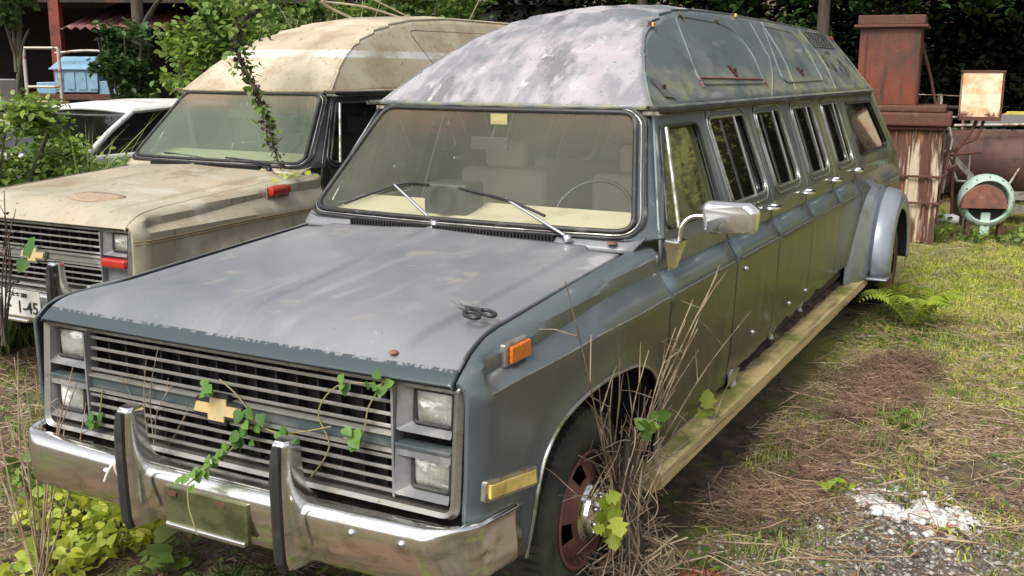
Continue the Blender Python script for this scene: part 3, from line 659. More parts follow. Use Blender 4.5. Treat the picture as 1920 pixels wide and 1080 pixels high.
def blades(name, B, h, wd, m, parent=None, lean=.5, kind=None):
    B = np.asarray(B, float); n = len(B); t = rng.uniform(0,2*np.pi,n); d = np.c_[np.cos(t),np.sin(t),np.zeros(n)]; p = np.c_[-np.sin(t),np.cos(t),np.zeros(n)]
    H = h*(.5+rng.random(n)*.8); ln = lean*(rng.random(n)**.7)
    z = np.array([0,0,1.]); V = np.zeros((n,5,3)); W = wd*(.6+.8*rng.random(n))
    m1 = B+d*(H*ln*.35)[:,None]+z*(H*.6)[:,None]; tp = B+d*(H*ln*1.25)[:,None]+z*(H*(1-.35*ln))[:,None]
    V[:,0] = B-p*W[:,None]/2; V[:,1] = B+p*W[:,None]/2; V[:,2] = m1+p*W[:,None]*.35; V[:,3] = m1-p*W[:,None]*.35; V[:,4] = tp
    o = mesh_np(name, V, [(0,1,2,3),(3,2,4)], m, parent)
    if kind: o['kind'] = kind
    return o
def strips(name, B, L, wd, m, zs=.3, parent=None, curve=.3):
    """fallen twigs and needles lying about"""
    B = np.asarray(B, float); n = len(B); t = rng.uniform(0,2*np.pi,n); e = rng.normal(0,zs,n)
    d = np.c_[np.cos(t)*np.cos(e),np.sin(t)*np.cos(e),np.sin(e)]; p = np.c_[-np.sin(t),np.cos(t),np.zeros(n)]; l = L*(.4+rng.random(n)*1.1); W = wd*(.6+.8*rng.random(n))
    k = rng.normal(0,curve,n)*l; z = np.array([0,0,1.])
    a = B-d*l[:,None]/2; c = B+d*l[:,None]/2; b = B+p*k[:,None]+z*(np.abs(k)*.3)[:,None]
    V = np.zeros((n,9,3))
    for i, q in enumerate((a,b,c)):
        w_ = W*(1 if i < 2 else .5)
        V[:,i*3] = q-p*w_[:,None]/2; V[:,i*3+1] = q+p*w_[:,None]/2; V[:,i*3+2] = q+z*w_[:,None]*.8
    return mesh_np(name, V, [(0,1,4,3),(1,2,5,4),(2,0,3,5),(3,4,7,6),(4,5,8,7),(5,3,6,8)], m, parent)
def leafmat(name, c, c2, c3=None, tr=.35, rough=.5):
    L = [(c2, [('rnd',.25,.8)], None)]
    if c3: L.append((c3, [('n',iso(1.6),.5,.68,4)], None))
    return mat(name, c, rough, 0, L, trans=tr)
MT['leaf_lush'] = leafmat('lush_green_leaves', (.13,.22,.03), (.24,.33,.06), (.08,.16,.03))
MT['leaf_yel'] = leafmat('yellow_lime_leaves', (.38,.44,.04), (.55,.56,.08), (.22,.33,.04))
MT['leaf_lime'] = leafmat('lime_green_leaves', (.27,.36,.03), (.38,.42,.05), (.16,.27,.03))
MT['leaf_mid'] = leafmat('mid_green_leaves', (.07,.145,.02), (.15,.22,.035), (.20,.26,.04))
MT['leaf_deep'] = leafmat('deep_green_leaves', (.03,.075,.015), (.07,.13,.025), None)
MT['leaf_dark'] = leafmat('shade_darkened_leaves', (.0035,.006,.0025), (.007,.012,.004), None, .05, .9); MT['leaf_dark'].node_tree.nodes['Principled BSDF'].inputs['Specular IOR Level'].default_value = .03  # leaf colour cut near black to put the wood's deep shade into it
MT['leaf_dead'] = leafmat('dead_leaves', (.16,.09,.05), (.26,.16,.09), None, .1)
MT['twig'] = mat('dry_stems', (.36,.28,.18), .8, 0, [((.18,.11,.07), [('n',iso(9),.42,.6)], .8), ((.42,.35,.25), [('n',iso(5),.55,.7,4)], .8)])
MT['bark'] = mat('dark_bark', (.055,.042,.03), .9, 0, [((.10,.08,.055), [('n',(12,12,2),.45,.65)], .9), ((.07,.09,.03), [('n',iso(3),.5,.65,5)], .9)], (('n',(14,14,3),.3,.7), .6, .01))

# ------------------------------------------------------------------ grey high-roof van
def bot1(y):
    z = float(np.interp(y, [1.5,2.3,2.9,3.7,5.2,6.5], [.36,.40,.45,.50,.53,.53]))
    return z+.035*noise.noise(Vector((y*4.3,0,3)))+(.04*abs(noise.noise(Vector((y*17,2,3)))) if y > 2.2 else 0)
def grey_sides(sp, loopr, q_, s, R):
    loopr(rpoly([(2.83,1.985),(4.14,1.98),(4.33,2.17),(4.30,2.31),(4.04,2.355),(3.25,2.365)],[.05,.08,.1,.12,.12,.2]), .005, 'moulded_panel_edge', MT['domes'])
    loopr([(2.88,1.97),(2.90,2.02),(4.15,2.005),(4.18,1.96)], .006, 'rusted_panel_edge', MT['rimrust'], False)
    loopr(rpoly([(4.61,1.98),(5.91,1.99),(6.13,2.26),(5.99,2.36),(5.21,2.38)],[.06,.08,.12,.12,.15]), .005, 'moulded_panel_edge', MT['domes'])
    for P_ in (((4.12,1.90),(4.45,2.02),(4.70,2.14),(4.90,2.39)),((4.85,1.93),(5.05,2.10),(5.14,2.2),(5.25,2.41)),((6.2,1.92),(6.4,2.1),(6.42,2.25),(6.38,2.4))): loopr(list(P_), .005, 'seam_bead', MT['domes'], False)
    if s == -1: return
    # rust-holed bracket plates
    for y,z,a in ((2.22,1.98,.0),(3.60,2.06,0),(5.33,2.06,0)):
        m_ = MB(); P = [(y-.07,z+.045),(y+.02,z+.03),(y+.11,z-.055),(y-.02,z-.045)] if y < 3 else [(y-.03,z+.03),(y+.03,z+.028),(y+.06,z-.03),(y+.0,z-.028)]
        m_.add([sp(a_,b_) for a_,b_ in P]+[tuple(Vector(sp(a_,b_))+Vector((.008,0,0))) for a_,b_ in P], [(4,5,6,7),(0,1,5,4),(1,2,6,5),(2,3,7,6),(3,0,4,7)]); b_ = m_.build('bracket_plate', MT['trim'] if y < 3 else MT['rust'], q_)
        c_ = Vector(sp(y+.02,z-.002)); MB().box(c_+Vector((.004,-.02,-.012)), c_+Vector((.016,.02,.014))).build('rusted_hole', MT['soot'], b_, bevel=.004)
    for y,z in ((3.35,2.365),(4.03,2.36)):
        c_ = Vector(sp(y,z)); m_ = MB(); m_.tube([c_+Vector((.0,-.03,.02)), c_+Vector((.02,0,-.005)), c_+Vector((.012,.03,-.04))], .008, 6); m_.build('drip_hook', MT['trim'], q_, 60)
    for y,z in ((2.72,2.29),(4.6,2.425),(7.55,2.36)):
        c_ = Vector(sp(y,z)); m_ = MB(); M = Matrix.Translation(c_); m_.box((-.012,-.028,-.018),(.006,.028,.018), M=M); b_ = m_.build('clearance_lamp', MT['rust'], q_, bevel=.004)
        MB().box((.004,-.022,-.013),(.020,.022,.014), M=M).build('lens', MT['amber'] if y < 6 else MT['red'], b_, bevel=.008, seg=3)
    # pierced vent plate
    m_ = MB(); K = []
    for i in range(5):
        for j in range(7):
            y = 6.52+j*.11+(.05 if i % 2 else 0); z = 2.372-i*.024; c_ = Vector(sp(y,z)); m_.lathe([(.0,0),(.014,0),(.014,.004)], c_+Vector((.006,0,0)), 'x', 8)
    vp = MB(); vp.grid([[tuple(Vector(sp(y,z))+Vector((.004,0,0))) for y in np.linspace(6.45,7.35,8)] for z in (2.26,2.30,2.34,2.39)]); vp.add(m_.v, m_.f, 1); vp.build('roof_vent_plate', [MT['trimside'], MT['dark']], q_, 60)
    for y,z,a,b in ((6.55,2.18,.05,.03),(6.7,2.10,.04,.05),(6.95,2.08,.05,.04),(7.1,2.14,.03,.05),(6.85,2.22,.12,.014),(6.5,2.12,.03,.04)):
        m_ = MB(); pts = [sp(y+a*math.cos(t)*(1+.3*math.sin(3*t+y*9)), z+b*.7*math.sin(t)) for t in np.linspace(0,6.28,11)[:-1]]; m_.add([tuple(Vector(p)+Vector((.004,0,0))) for p in pts], [tuple(range(10))]); m_.build('lettering_mark', MT['trim'], q_)  # pale patches added in place of unreadable lettering
wip = lambda a, j: [a, j]
VAN = van('stretched_camper_van', MT['side'], dict(hi=True, hoodm=MT['hood'], pillar=MT['side'], doorp=MT['side'], wind=MT['wind'], bottom=bot1,
    wipers=[(0,0,[(-.105,1.45,1.362),(-.40,1.560,1.512),(-.64,1.480,1.415),(-.40,1.562,1.508),(-.30,1.580,1.525),(-.215,1.575,1.520)]),
            (0,0,[(.585,1.425,1.352),(.213,1.545,1.485),(-.045,1.572,1.515),(.21,1.540,1.482),(.33,1.52,1.455),(.44,1.50,1.425)])],
    seams=[1.60,2.62,3.50,4.40,5.30,6.18], wins=[(2.70,3.38),(3.60,4.18),(4.50,5.10),(5.42,6.00)], benches=[3.2,4.3,5.6],
    H=[(1.96,1.89),(2.06,1.975),(2.17,2.05),(2.33,2.14),(2.52,2.225),(2.74,2.30),(2.97,2.355),(3.24,2.395),(3.6,2.42),(4.4,2.435),(6.2,2.425),(7.4,2.405),(7.62,2.36),(7.72,2.2),(7.78,1.89)],
    crown=.03, bow=.22, lean=.78, seed=1.0, roofm=MT['domef'], roofs=MT['domes'], sidefn=grey_sides),
    label='weathered grey stretched van with a high roof, filling the foreground, vines in its grille', cat='van')
wheel(VAN, .815, .875); wheel(VAN, -.815, .875, s=-1, hub=False)
for s in (1,-1): wheel(VAN, 1.02*s, 7.05, s=s, hub=False, name='rear_wheel')
# double-wheel rear arch
for s in (1,-1):
    fb = MB(); yc, zc = 7.02, .42; rows = []
    for t in np.linspace(-.08, math.pi+.1, 34):
        fr = max(0, math.cos(t)); st_ = .5*fr**1.5
        row = []; stp = .10*max(0,math.cos(t)) if t < 1.57 else 0
        for x, r, k in ((.965,.68,1),(1.0,.665,.7),(1.045,.66,.55),(1.065,.63,.0),(1.085,.655,.0),(1.12,.65,.0),(1.15,.642,0),(1.19,.625,0),(1.212,.60,0),(1.222,.56,0),(1.222,.50,0),(1.21,.47,0)):
            rr = r+st_*k; row.append((s*x, yc-rr*math.cos(t), zc+rr*max(-.2,math.sin(t))*(1.0 if t < 1.57 else .97)))
        rows.append(row)
    fb.grid(rows); f_ = fb.build('rear_wheel_arch', MT['archp'] if 'archp' in MT else MT.setdefault('archp', mat('smooth_grey_arch_paint', (.25,.28,.32), .28, .25, [((.13,.15,.16), [('n',iso(3),.5,.7)], .4), ((.30,.31,.32), [('n',iso(2),.55,.75,5)], .3), ((.45,.12,.05), [('n',iso(14),.72,.75,9)], .7)], coat=.4)), VAN, 40, solid=.006)
    fl = MB(); fl.box((.98 if s > 0 else -1.225,6.30,.355),(1.225 if s > 0 else -.98,6.56,.375)); fl.build('arch_flange', MT['archp'], f_, bevel=.01)
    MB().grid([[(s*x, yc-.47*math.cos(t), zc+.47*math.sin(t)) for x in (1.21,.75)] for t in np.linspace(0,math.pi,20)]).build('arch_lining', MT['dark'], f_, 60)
    MB().tube([(s*1.04, yc-(.66+.17*max(0,math.cos(t))**1.5)*math.cos(t), zc+.66*math.sin(t)+.004) for t in np.linspace(0.05,1.5,12)], .006, 5).build('arch_seam', MT['seal'], f_, 60)
# plank running board, with rot and moss between it and the body
for s in (1,):
    rb = MB(); P = []
    ysr = np.linspace(1.40,6.44,60)
    for y in ysr:
        n1 = .006*noise.noise(Vector((y*6,1,0))); P.append([(.915,y,.325),(.915,y,.372+n1),(1.0,y,.380+n1),(1.045,y,.374+n1),(1.055,y,.366),(1.055+n1*.6,y,.298),(1.04,y,.292),(.915,y,.30)])
    rb.grid([r+[r[0]] for r in P]); rb.add(P[0], [tuple(range(8))]); rb.add(P[-1], [tuple(range(8))[::-1]]); board = rb.build('running_board', MT['wood'], VAN, 30)
    rt = MB(); rows = []
    for y in np.linspace(1.9,6.4,90):
        rows.append([(x, y, .385+.045*noise.noise(Vector((x*9,y*5,1)))+(.93-x)*.45+.02*noise.noise(Vector((x*20,y*22,4)))) for x in np.linspace(.74,.935,9)])
    rt.grid(rows); rt.build('rotted_sill', mat('rotten_sill_debris', (.055,.03,.018), .95, 0, [((.13,.07,.04), [('n',iso(9),.5,.62)], .95), ((.20,.19,.06), [('n',iso(4),.56,.66,4)], .95), ((.30,.29,.25), [('n',iso(6),.66,.72,8)], .8)], (('n',iso(25),.3,.7), .8, .01)), VAN, 180)
    for y,z,a in ((2.75,.46,.07),(3.55,.53,.05),(4.3,.55,.05)):
        m_ = MB(); pts = [(.965+.01*math.sin(5*t), y+a*math.cos(t)*1.4*(1+.3*math.sin(3*t)), z-.03+a*.8*math.sin(t)*(1+.2*math.sin(4*t))) for t in np.linspace(0,6.28,13)[:-1]]; m_.add(pts, [tuple(range(12))]); m_.build('torn_sill_flap', MT['trim'], VAN, solid=.004)
# door mirror
mm = MB(); mm.add([(.965,1.60,1.345),(.965,1.76,1.345),(.965,1.72,1.20),(.965,1.65,1.20),(1.02,1.63,1.335),(1.02,1.74,1.335),(.99,1.70,1.21),(.99,1.66,1.21)], [(4,5,6,7),(0,4,7,3),(1,2,6,5),(0,1,5,4),(3,7,6,2)])
mb_ = mm.build('door_mirror', MT['chrome'], VAN, bevel=.008)
MB().tube(cat([(1.0,1.68,1.335),(1.01,1.68,1.40),(1.05,1.70,1.44),(1.14,1.72,1.44)],5), .011, 8).build('mirror_arm', MT['chrome'], mb_, 60)
hd = MB(); rows = []
for t,sc_ in ((0,.80),(.012,.92),(.035,1.0),(.06,1.0),(.085,.93),(.098,.8)):
    P = rpoly([(-.115,-.072),(.115,-.058),(.125,.045),(.085,.072),(-.105,.072),(-.125,.05)], .03, 4); rows.append([(1.215+x*sc_, 1.66+t, 1.442+z*sc_) for x,z in P])
hd.grid([r+[r[0]] for r in rows]); hd.add(rows[0], [tuple(range(len(rows[0])))]); hd.add(rows[-1], [tuple(range(len(rows[0])))[::-1]]); hd.build('mirror_housing', MT['polish'], mb_, 50)
# rust spots / small fittings
for x,y in ((-.66,.95),(.66,-.005)):
    MB().lathe([(.0,.008),(.012,.006),(.016,0)], (x,y,hz(max(0,y))+.012), 'z', 10).build('rust_blister', MT['rimrust'], VAN, 60)
MB().lathe([(.0,.01),(.02,.008),(.024,0)], (.78,1.455,1.335), 'z', 12).build('washer_nozzle', MT['rimrust'], VAN, 60)
for y,z in ((2.78,1.03),(3.05,.62),(3.9,.62),(4.35,.62)):
    MB().lathe([(.0,.016),(.012,.012),(.015,0)], (side_x(y,z),y,z), 'x', 10).build('body_bolt', MT['steel'], VAN, 60)
# things inside seen through the screen
t_ = MB(); t_.box((-.30,1.66,1.372),(-.06,1.84,1.52)); t_.lathe([(.06,0),(.065,.04),(.0,.045)], (-.18,1.625,1.45), 'y', 20); tag(t_.build('radio_unit', MT['plastic'], None, bevel=.015), 'black box shaped radio standing on the dashboard behind the grey van windscreen', 'radio')
MB().box((-.02,1.83,1.80),(.07,1.835,1.85)).build('inspection_sticker', mat('yellow_sticker', (.38,.34,.14), .6), VAN)

# ------------------------------------------------------------------ beige van beside it
def beige_sides(sp, loopr, q_, s, R):
    loopr(rpoly([(3.55,1.96),(3.3,2.40),(6.0,2.42),(6.0,1.96)],[.02,.06,.06,.05]), .004, 'roof_panel_seam', MT['rust'])
BE = van('high_roof_van', MT['beige'], dict(hi=False, hoodm=MT['beige'], pillar=MT['black'], doorp=MT['black'], wind=MT['wind2'], bottom=lambda y: .45,
    wipers=[(0,0,[(.0,1.45,1.35),(-.25,1.50,1.40),(-.50,1.50,1.41),(-.28,1.50,1.40),(-.12,1.49,1.39),(.0,1.47,1.375)]),
            (0,0,[(.62,1.425,1.34),(.40,1.47,1.385),(.15,1.48,1.40),(.38,1.475,1.388),(.5,1.46,1.38),(.6,1.45,1.37)])],
    seams=[1.60,2.62,3.50,4.40], wins=[(2.70,3.38),(3.6,4.25)], benches=[3.4],
    H=[(1.96,1.89),(2.15,2.05),(2.32,2.17),(2.55,2.28),(2.8,2.37),(3.05,2.435),(3.35,2.49),(4.0,2.535),(5.5,2.54),(6.2,2.5),(6.4,1.89)],
    crown=.03, bow=.3, lean=.52, seed=5.0, roofm=MT['beiger'], roofs=MT['beiger'], sidefn=beige_sides),
    loc=(-3.304,1.735,0), rz=rad(.65), label='dusty beige high roof van with black pillars parked beside the grey one', cat='van')
BE.scale = (1,1.10,1)
for s in (1,-1): wheel(BE, .80*s, .875, s=s, hub=False)
for s in (1,):
    m_ = MB(); 
    for zc,hh in ((1.055,.004),(1.038,.004)): m_.tube([(s*(side_x(y,zc)+.002),y,zc+.02*sm(y)) for y in np.linspace(-.05,1.58,24)], hh, 5)
    m_.build('brown_pinstripe', mat('brown_pinstripe', (.28,.19,.08), .5), BE, 60)
# number plate
pm = MB(); pm.box((-.165,-.302,.55),(.165,-.296,.715)); plate = pm.build('number_plate', mat('white_number_plate', (.62,.61,.56), .45, 0, [((.42,.40,.33), [('n',iso(9),.5,.7)], .6)]), BE, bevel=.004); plate.location = (.215,.05,.02)
def text(s_, x, z, size, m, parent, y=-.304, name='plate_text'):
    c = bpy.data.curves.new(name, 'FONT'); c.body = s_; c.size = size; c.extrude = .001; c.align_x = 'CENTER'; c.offset = .0015
    o = bpy.data.objects.new(name, c); COL.objects.link(o); dg = bpy.context.evaluated_depsgraph_get(); me = bpy.data.meshes.new_from_object(o.evaluated_get(dg)); bpy.data.objects.remove(o)
    o = bpy.data.objects.new(name, me); COL.objects.link(o); me.materials.append(m); o.parent = parent; o.location = (x,y,z); o.rotation_euler = (rad(90),0,0); return o
pmx = mat('dark_green_plate_paint', (.02,.035,.02), .5)
text('1-45', .055, .575, .105, pmx, plate); text('·', -.10, .575, .10, pmx, plate); text('500', .03, .672, .035, pmx, plate)
m_ = MB(); 
for i,(a,b,c_,d_) in enumerate(((-.09,.675,-.05,.68),(-.085,.690,-.055,.694),(-.072,.672,-.068,.700),(-.04,.675,-.01,.68),(-.035,.688,-.012,.693),(-.028,.672,-.024,.70),(-.145,.60,-.115,.606),(-.135,.585,-.130,.622))): m_.box((a,-.304,b),(c_,-.3025,d_))
m_.build('plate_characters', pmx, plate)
MB().lathe([(.0,-.006),(.006,-.005),(.008,0)], (-.12,-.303,.70), 'y', 10).build('plate_bolt', MT['rust'], plate)
def HZ(x,y): return hz(max(0,y))+.018*(1-(x/hx(y))**2)+.018*(1 if abs(x) < .7 else 0)+.010*(1-sm(abs(x)/.35))
m_ = MB(); rows = []
for r_ in (0,.35,.7,1): rows.append([(.30+.20*r_*math.cos(t)*(1+.12*math.sin(3*t)), .24+.13*r_*math.sin(t)*(1+.1*math.cos(2*t)), HZ(.30+.20*r_*math.cos(t),.24+.13*r_*math.sin(t))+.006-.004*r_) for t in np.linspace(0,6.2832,25)])
m_.grid(rows); m_.build('caked_mud_patch', mat('caked_tan_mud', (.36,.275,.185), .9, 0, [((.28,.19,.12), [('n',iso(20),.5,.6)], .9)]), BE, 60, solid=.003)
if False: m_.add([(.36+.19*math.cos(t)*(1+.12*math.sin(3*t)), .20+.15*math.sin(t)*(1+.1*math.cos(2*t)), hz(max(0,.20+.15*math.sin(t)*(1+.1*math.cos(2*t))))+.027) for t in np.linspace(0,6.28,25)[:-1]], [tuple(range(24))]); m_.build('caked_mud_patch', mat('caked_tan_mud', (.40,.28,.17), .9, 0, [((.32,.22,.14), [('n',iso(20),.5,.6)], .9)]), BE, solid=.003)
# red lamp on the fender
m_ = MB(); m_.lathe([(0,-.09),(.030,-.085),(.036,-.06),(.036,.06),(.030,.085),(0,.09)], (.965,1.14,1.235), 'y', 16); m_.build('red_fender_lamp', MT['red'], BE, 50)
# roof rack rails on the beige roof
m_ = MB(); m_.tube(cat([(-.2,3.5,2.5),(-.35,3.2,2.66),(.0,3.25,2.70),(.75,3.3,2.66)],5), .012, 6); m_.tube(cat([(.15,3.7,2.53),(-.05,3.4,2.62),(-.35,3.2,2.66)],5), .010, 6); m_.tube([(.3,3.6,2.53),(.1,3.3,2.69)], .008, 6); m_.tube([(.75,3.9,2.5),(.95,3.95,2.9)], .004, 5)
m_.build('roof_rail', MT['beiger'], BE, 60)

# ------------------------------------------------------------------ scissors on the hood
SC = empty('scissors', (.712,.362,1.262), rad(148), label='open scissors with black looped handles lying on the grey hood', cat='scissors')
for s in (1,-1):
    m_ = MB(); th = rad(6)*s; M = Matrix.Rotation(th,4,'Z')
    m_.add([M@Vector(p) for p in ((0,-.006,0),(.085,-.001*s,.0),(.085,.001*s,0),(0,.008,0),(0,-.006,.003),(.085,-.001,.002),(.085,.001,.002),(0,.008,.003))], [(3,2,1,0),(4,5,6,7),(0,1,5,4),(1,2,6,5),(2,3,7,6),(3,0,4,7)]); m_.build('blade', MT['steel'], SC)
    m_ = MB(); c_ = Vector((-.075,-.026*s,.004)); m_.tube([c_+Vector((.034*math.cos(t),.019*math.sin(t),0)) for t in np.linspace(0,6.283,21)[:-1]], .0055, 8, closed=True); m_.tube([(.01,0,.003),(-.02,-.005*s,.004),(-.043,-.017*s,.004)], [.006,.007,.006], 8); m_.build('handle', MT['plastic'], SC, 60)
MB().lathe([(0,.007),(.004,.006),(.005,0)], (0,0,.0), 'z', 10).build('pivot_screw', MT['steel'], SC); SC.scale = (1.15,1.15,1.3); SC.rotation_euler[1] = rad(-3)
# ------------------------------------------------------------------ ground
def gh(x, y):
    h = .05*noise.noise(Vector((x*.35,y*.35,2)))+.035*noise.noise(Vector((x*1.6,y*1.6,5)))+.016*noise.noise(Vector((x*5,y*5,1)))
    h += .35*sm((-x-5.2)/2)*sm((y-1)/2)*sm((14-y)/4)
    d = math.hypot(x-1, y-4)
    return h-.01+7*sm((y-19+.12*x)/16)
gx = np.r_[np.linspace(-60,-7,30), np.linspace(-6.8,5,150), np.linspace(5.4,60,30)]; gy = np.r_[np.linspace(-20,-1,16), np.linspace(-.9,14,190), np.linspace(14.5,60,40)]
g_ = MB(); g_.grid([[(x,y,gh(x,y)) for x in gx] for y in gy])
MT['soil'] = mat('gravel_and_litter_ground', (.085,.065,.048), .95, 0, [
    ((.19,.12,.07), [('n',iso(1.3),.42,.60,2)], .95),
    ((.24,.15,.09), [('n',iso(9),.5,.66,5)], .95),
    ((.17,.16,.13), [('n',iso(1.1),.5,.62,11), ('n',iso(28),.45,.55,3)], .9),
    ((.30,.30,.05), [('n',iso(.9),.34,.52,7), ('ax',1,3.2,5.0), ('ax',0,.4,1.2)], .95),
    ((.14,.17,.03), [('n',iso(2.2),.52,.62,17)], .95),
    ((.30,.25,.10), [('n',iso(14),.52,.66,15), ('ax',1,3.5,5)], .95),
    ((.03,.025,.02), [('n',iso(5),.60,.72,21)], .95)], (('n',iso(30),.3,.7), .9, .02))
gro = g_.build('ground', MT['soil'], None, 180); tag(gro, kind='structure')
GH = lambda P: np.array([gh(x,y) for x,y in P])
def spot(n, x0, x1, y0, y1, dens=None, wgt=1):
    P = np.c_[rng.uniform(x0,x1,n*3), rng.uniform(y0,y1,n*3)]
    if dens is not None: P = P[np.array([dens(x,y) for x,y in P]) > rng.random(len(P))]
    P = P[:n]; return np.c_[P, GH(P)]
nz = lambda x,y,s,o: noise.noise(Vector((x*s+o,y*s,o)))
offbody = lambda x,y: 0 if (-1.0 < x < 1.03 and -.1 < y < 8.3) else 1
# near litter, right-hand side and left-hand side
MT['needle'] = mat('brown_dead_needles', (.26,.17,.10), .9, 0, [((.44,.32,.20), [('rnd',.4,.9)], None), ((.55,.47,.32), [('rnd',.84,.88)], None), ((.20,.12,.08), [('n',iso(1.5),.5,.62)], None)])
MT['straw'] = mat('pale_dry_straw', (.40,.31,.17), .85, 0, [((.55,.47,.30), [('rnd',.4,.9)], None), ((.30,.19,.10), [('n',iso(2),.45,.62)], None)])
far = lambda x,y: sm((y-3)/2.5)
P = np.r_[spot(24000,1.02,4.6,1.0,7.0,lambda x,y: (.10+.9*sm(nz(x,y,1.7,3)*3+.45))*(1-.75*far(x,y))*(.25+.75*sm((y-1.9)*1.4))), spot(9000,-4.2,-1.0,-.5,3.2), spot(3000,-1,1.2,-.5,1.2)]
P[:,2] += rng.random(len(P))*.015+.004
tag(strips('dead_needles', P, .055, .0036, MT['needle'], .25), kind='stuff')
P = np.r_[spot(1700,1.02,4.6,1.0,7.0,lambda x,y: .25+.75*sm((y-2.0)*1.5)), spot(2600,.9,6,6,13), spot(1500,-4.2,-1.0,-.5,3.2)]; P[:,2] += rng.random(len(P))*.03+.006
tag(strips('dry_straw', P, .15, .004, MT['straw'], .22), kind='stuff')
P = spot(350,1.02,4.2,1.0,6.0); P[:,2] += .02
tag(strips('fallen_twigs', P, .42, .008, MT['twig'], .12), kind='stuff')
# brush pile along the board
P = spot(3600,1.06,2.0,1.5,5.2,lambda x,y: math.exp(-((x-1.22-.10*(y-1.4))/.26)**2)*sm(nz(x,y,2.2,6)*3+.6)); P[:,2] += rng.random(len(P))**2*.10
tag(strips('dead_brush', P, .17, .0040, mat('red_brown_brush', (.19,.11,.075), .9, 0, [((.36,.25,.16), [('rnd',.4,.9)], None), ((.12,.07,.05), [('n',iso(3),.5,.6)], None)]), .35), kind='stuff')
# gravel
def pebbles(name, P, size, m):
    n = len(P); ic = np.array([(0,0,1),(.9,0,.25),(.28,.85,.25),(-.72,.52,.25),(-.72,-.52,.25),(.28,-.85,.25),(.7,.5,-.4),(-.28,.85,-.4),(-.9,0,-.4),(-.28,-.85,-.4),(.7,-.5,-.4)])
    F = [(0,1,2),(0,2,3),(0,3,4),(0,4,5),(0,5,1),(1,6,2),(2,7,3),(3,8,4),(4,9,5),(5,10,1),(6,7,2),(7,8,3),(8,9,4),(9,10,5),(10,6,1)]
    s = size*(.4+rng.random(n)**2*1.4); t = rng.uniform(0,6.28,n); sq = rng.uniform(.5,1,(n,3))*np.array([1,1,.6]); J = 1+rng.normal(0,.14,(n,11,1))
    V = ic[None]*J*sq[:,None]*s[:,None,None]; c, s_ = np.cos(t)[:,None], np.sin(t)[:,None]; X = V[:,:,0]*c-V[:,:,1]*s_; Y = V[:,:,0]*s_+V[:,:,1]*c
    V = np.stack([X,Y,V[:,:,2]],2)+P[:,None,:]; return mesh_np(name, V, F, m)
MT['stone'] = mat('grey_gravel', (.13,.12,.105), .85, 0, [((.38,.36,.32), [('rnd',.45,.95)], None), ((.11,.08,.06), [('rnd',.3,.1)], None)])
gd = lambda x,y: sm(1.6-abs(y-1.9)*.9)*(.5+.5*sm(nz(x,y,1.2,9)*2+.5))
P = np.r_[spot(19000,1.15,3.6,1.0,3.0,gd), spot(2500,1.1,4.6,3,6), spot(2500,-3.6,-1,-.4,2.5)]
tag(pebbles('gravel', P, .011, MT['stone']), kind='stuff')
P = spot(3600,1.55,2.30,2.12,2.68,lambda x,y: math.exp(-((x-1.86)/.22)**2-((y-2.46+.25*(x-1.86))/.09)**2)*1.8*sm(nz(x,y,7,2)*3+.7)); P[:,2] += .006+rng.random(len(P))*.015
P = np.r_[P, spot(100,1.5,2.4,2.0,2.8)]
rb_ = pebbles('white_rubble', P, .021, mat('white_rubble', (.60,.59,.56), .8, 0, [((.28,.25,.22), [('rnd',.35,.95)], None), ((.30,.08,.07), [('rnd',.97,.975)], None)])); tag(rb_, kind='stuff')
# moss cushions and grass
MT['moss'] = mat('yellow_green_moss', (.30,.34,.03), .95, 0, [((.45,.46,.06), [('rnd',.3,.9)], None), ((.13,.17,.03), [('n',iso(3),.45,.62)], None), ((.36,.27,.10), [('n',iso(2.1),.56,.66,9)], None)])
md = lambda x,y: max(sm((y-3.6)/1.6)*sm((x-1.15)/.5)*(.3+.9*sm(nz(x,y,.8,7)*2.4+.5)), .9*math.exp(-((x-1.35)/.22)**2-((y-2.05)/.30)**2), .8*math.exp(-((x-1.32)/.15)**2-((y-1.75)/.12)**2), .9*sm((y-1.6)/1.0)*sm(nz(x,y,1.4,17)*4+.35))
P = spot(90000,1.05,6.5,1.3,13.5,md)
tag(blades('mossy_turf', P, .035, .007, MT['moss'], lean=1.2), kind='stuff')
MT['grass'] = mat('fresh_grass', (.12,.19,.03), .7, 0, [((.25,.30,.06), [('rnd',.3,.9)], None), ((.32,.27,.11), [('rnd',.85,.95)], None)], trans=.2)
P = np.r_[spot(9000,1.1,4.4,1.4,7,lambda x,y: sm(nz(x,y,2.1,13)*4-.3)), spot(9000,.9,7,7,14,lambda x,y: .3+sm(nz(x,y,.7,4)*3)), spot(1500,-4,-1,-.4,2)]
tag(blades('sparse_grass', P, .085, .006, MT['grass'], lean=.8), kind='stuff')
P = np.r_[spot(900,1.1,4.4,1.4,7), spot(1400,-4,-1,-.4,2.6), spot(800,1.03,1.6,5.4,7.6), spot(500,-.9,1.2,-.4,.6)]; P[:,2] += rng.random(len(P))*.05
tag(leaves('ground_weeds', P, .035, MT['leaf_mid'], up=.6), kind='stuff')
P = np.r_[spot(900,1.1,4.4,1.1,7), spot(800,-4,-1,-.4,2.6)]; P[:,2] += .012
tag(leaves('fallen_leaves', P, .035, MT['leaf_dead'], up=.6), kind='stuff')

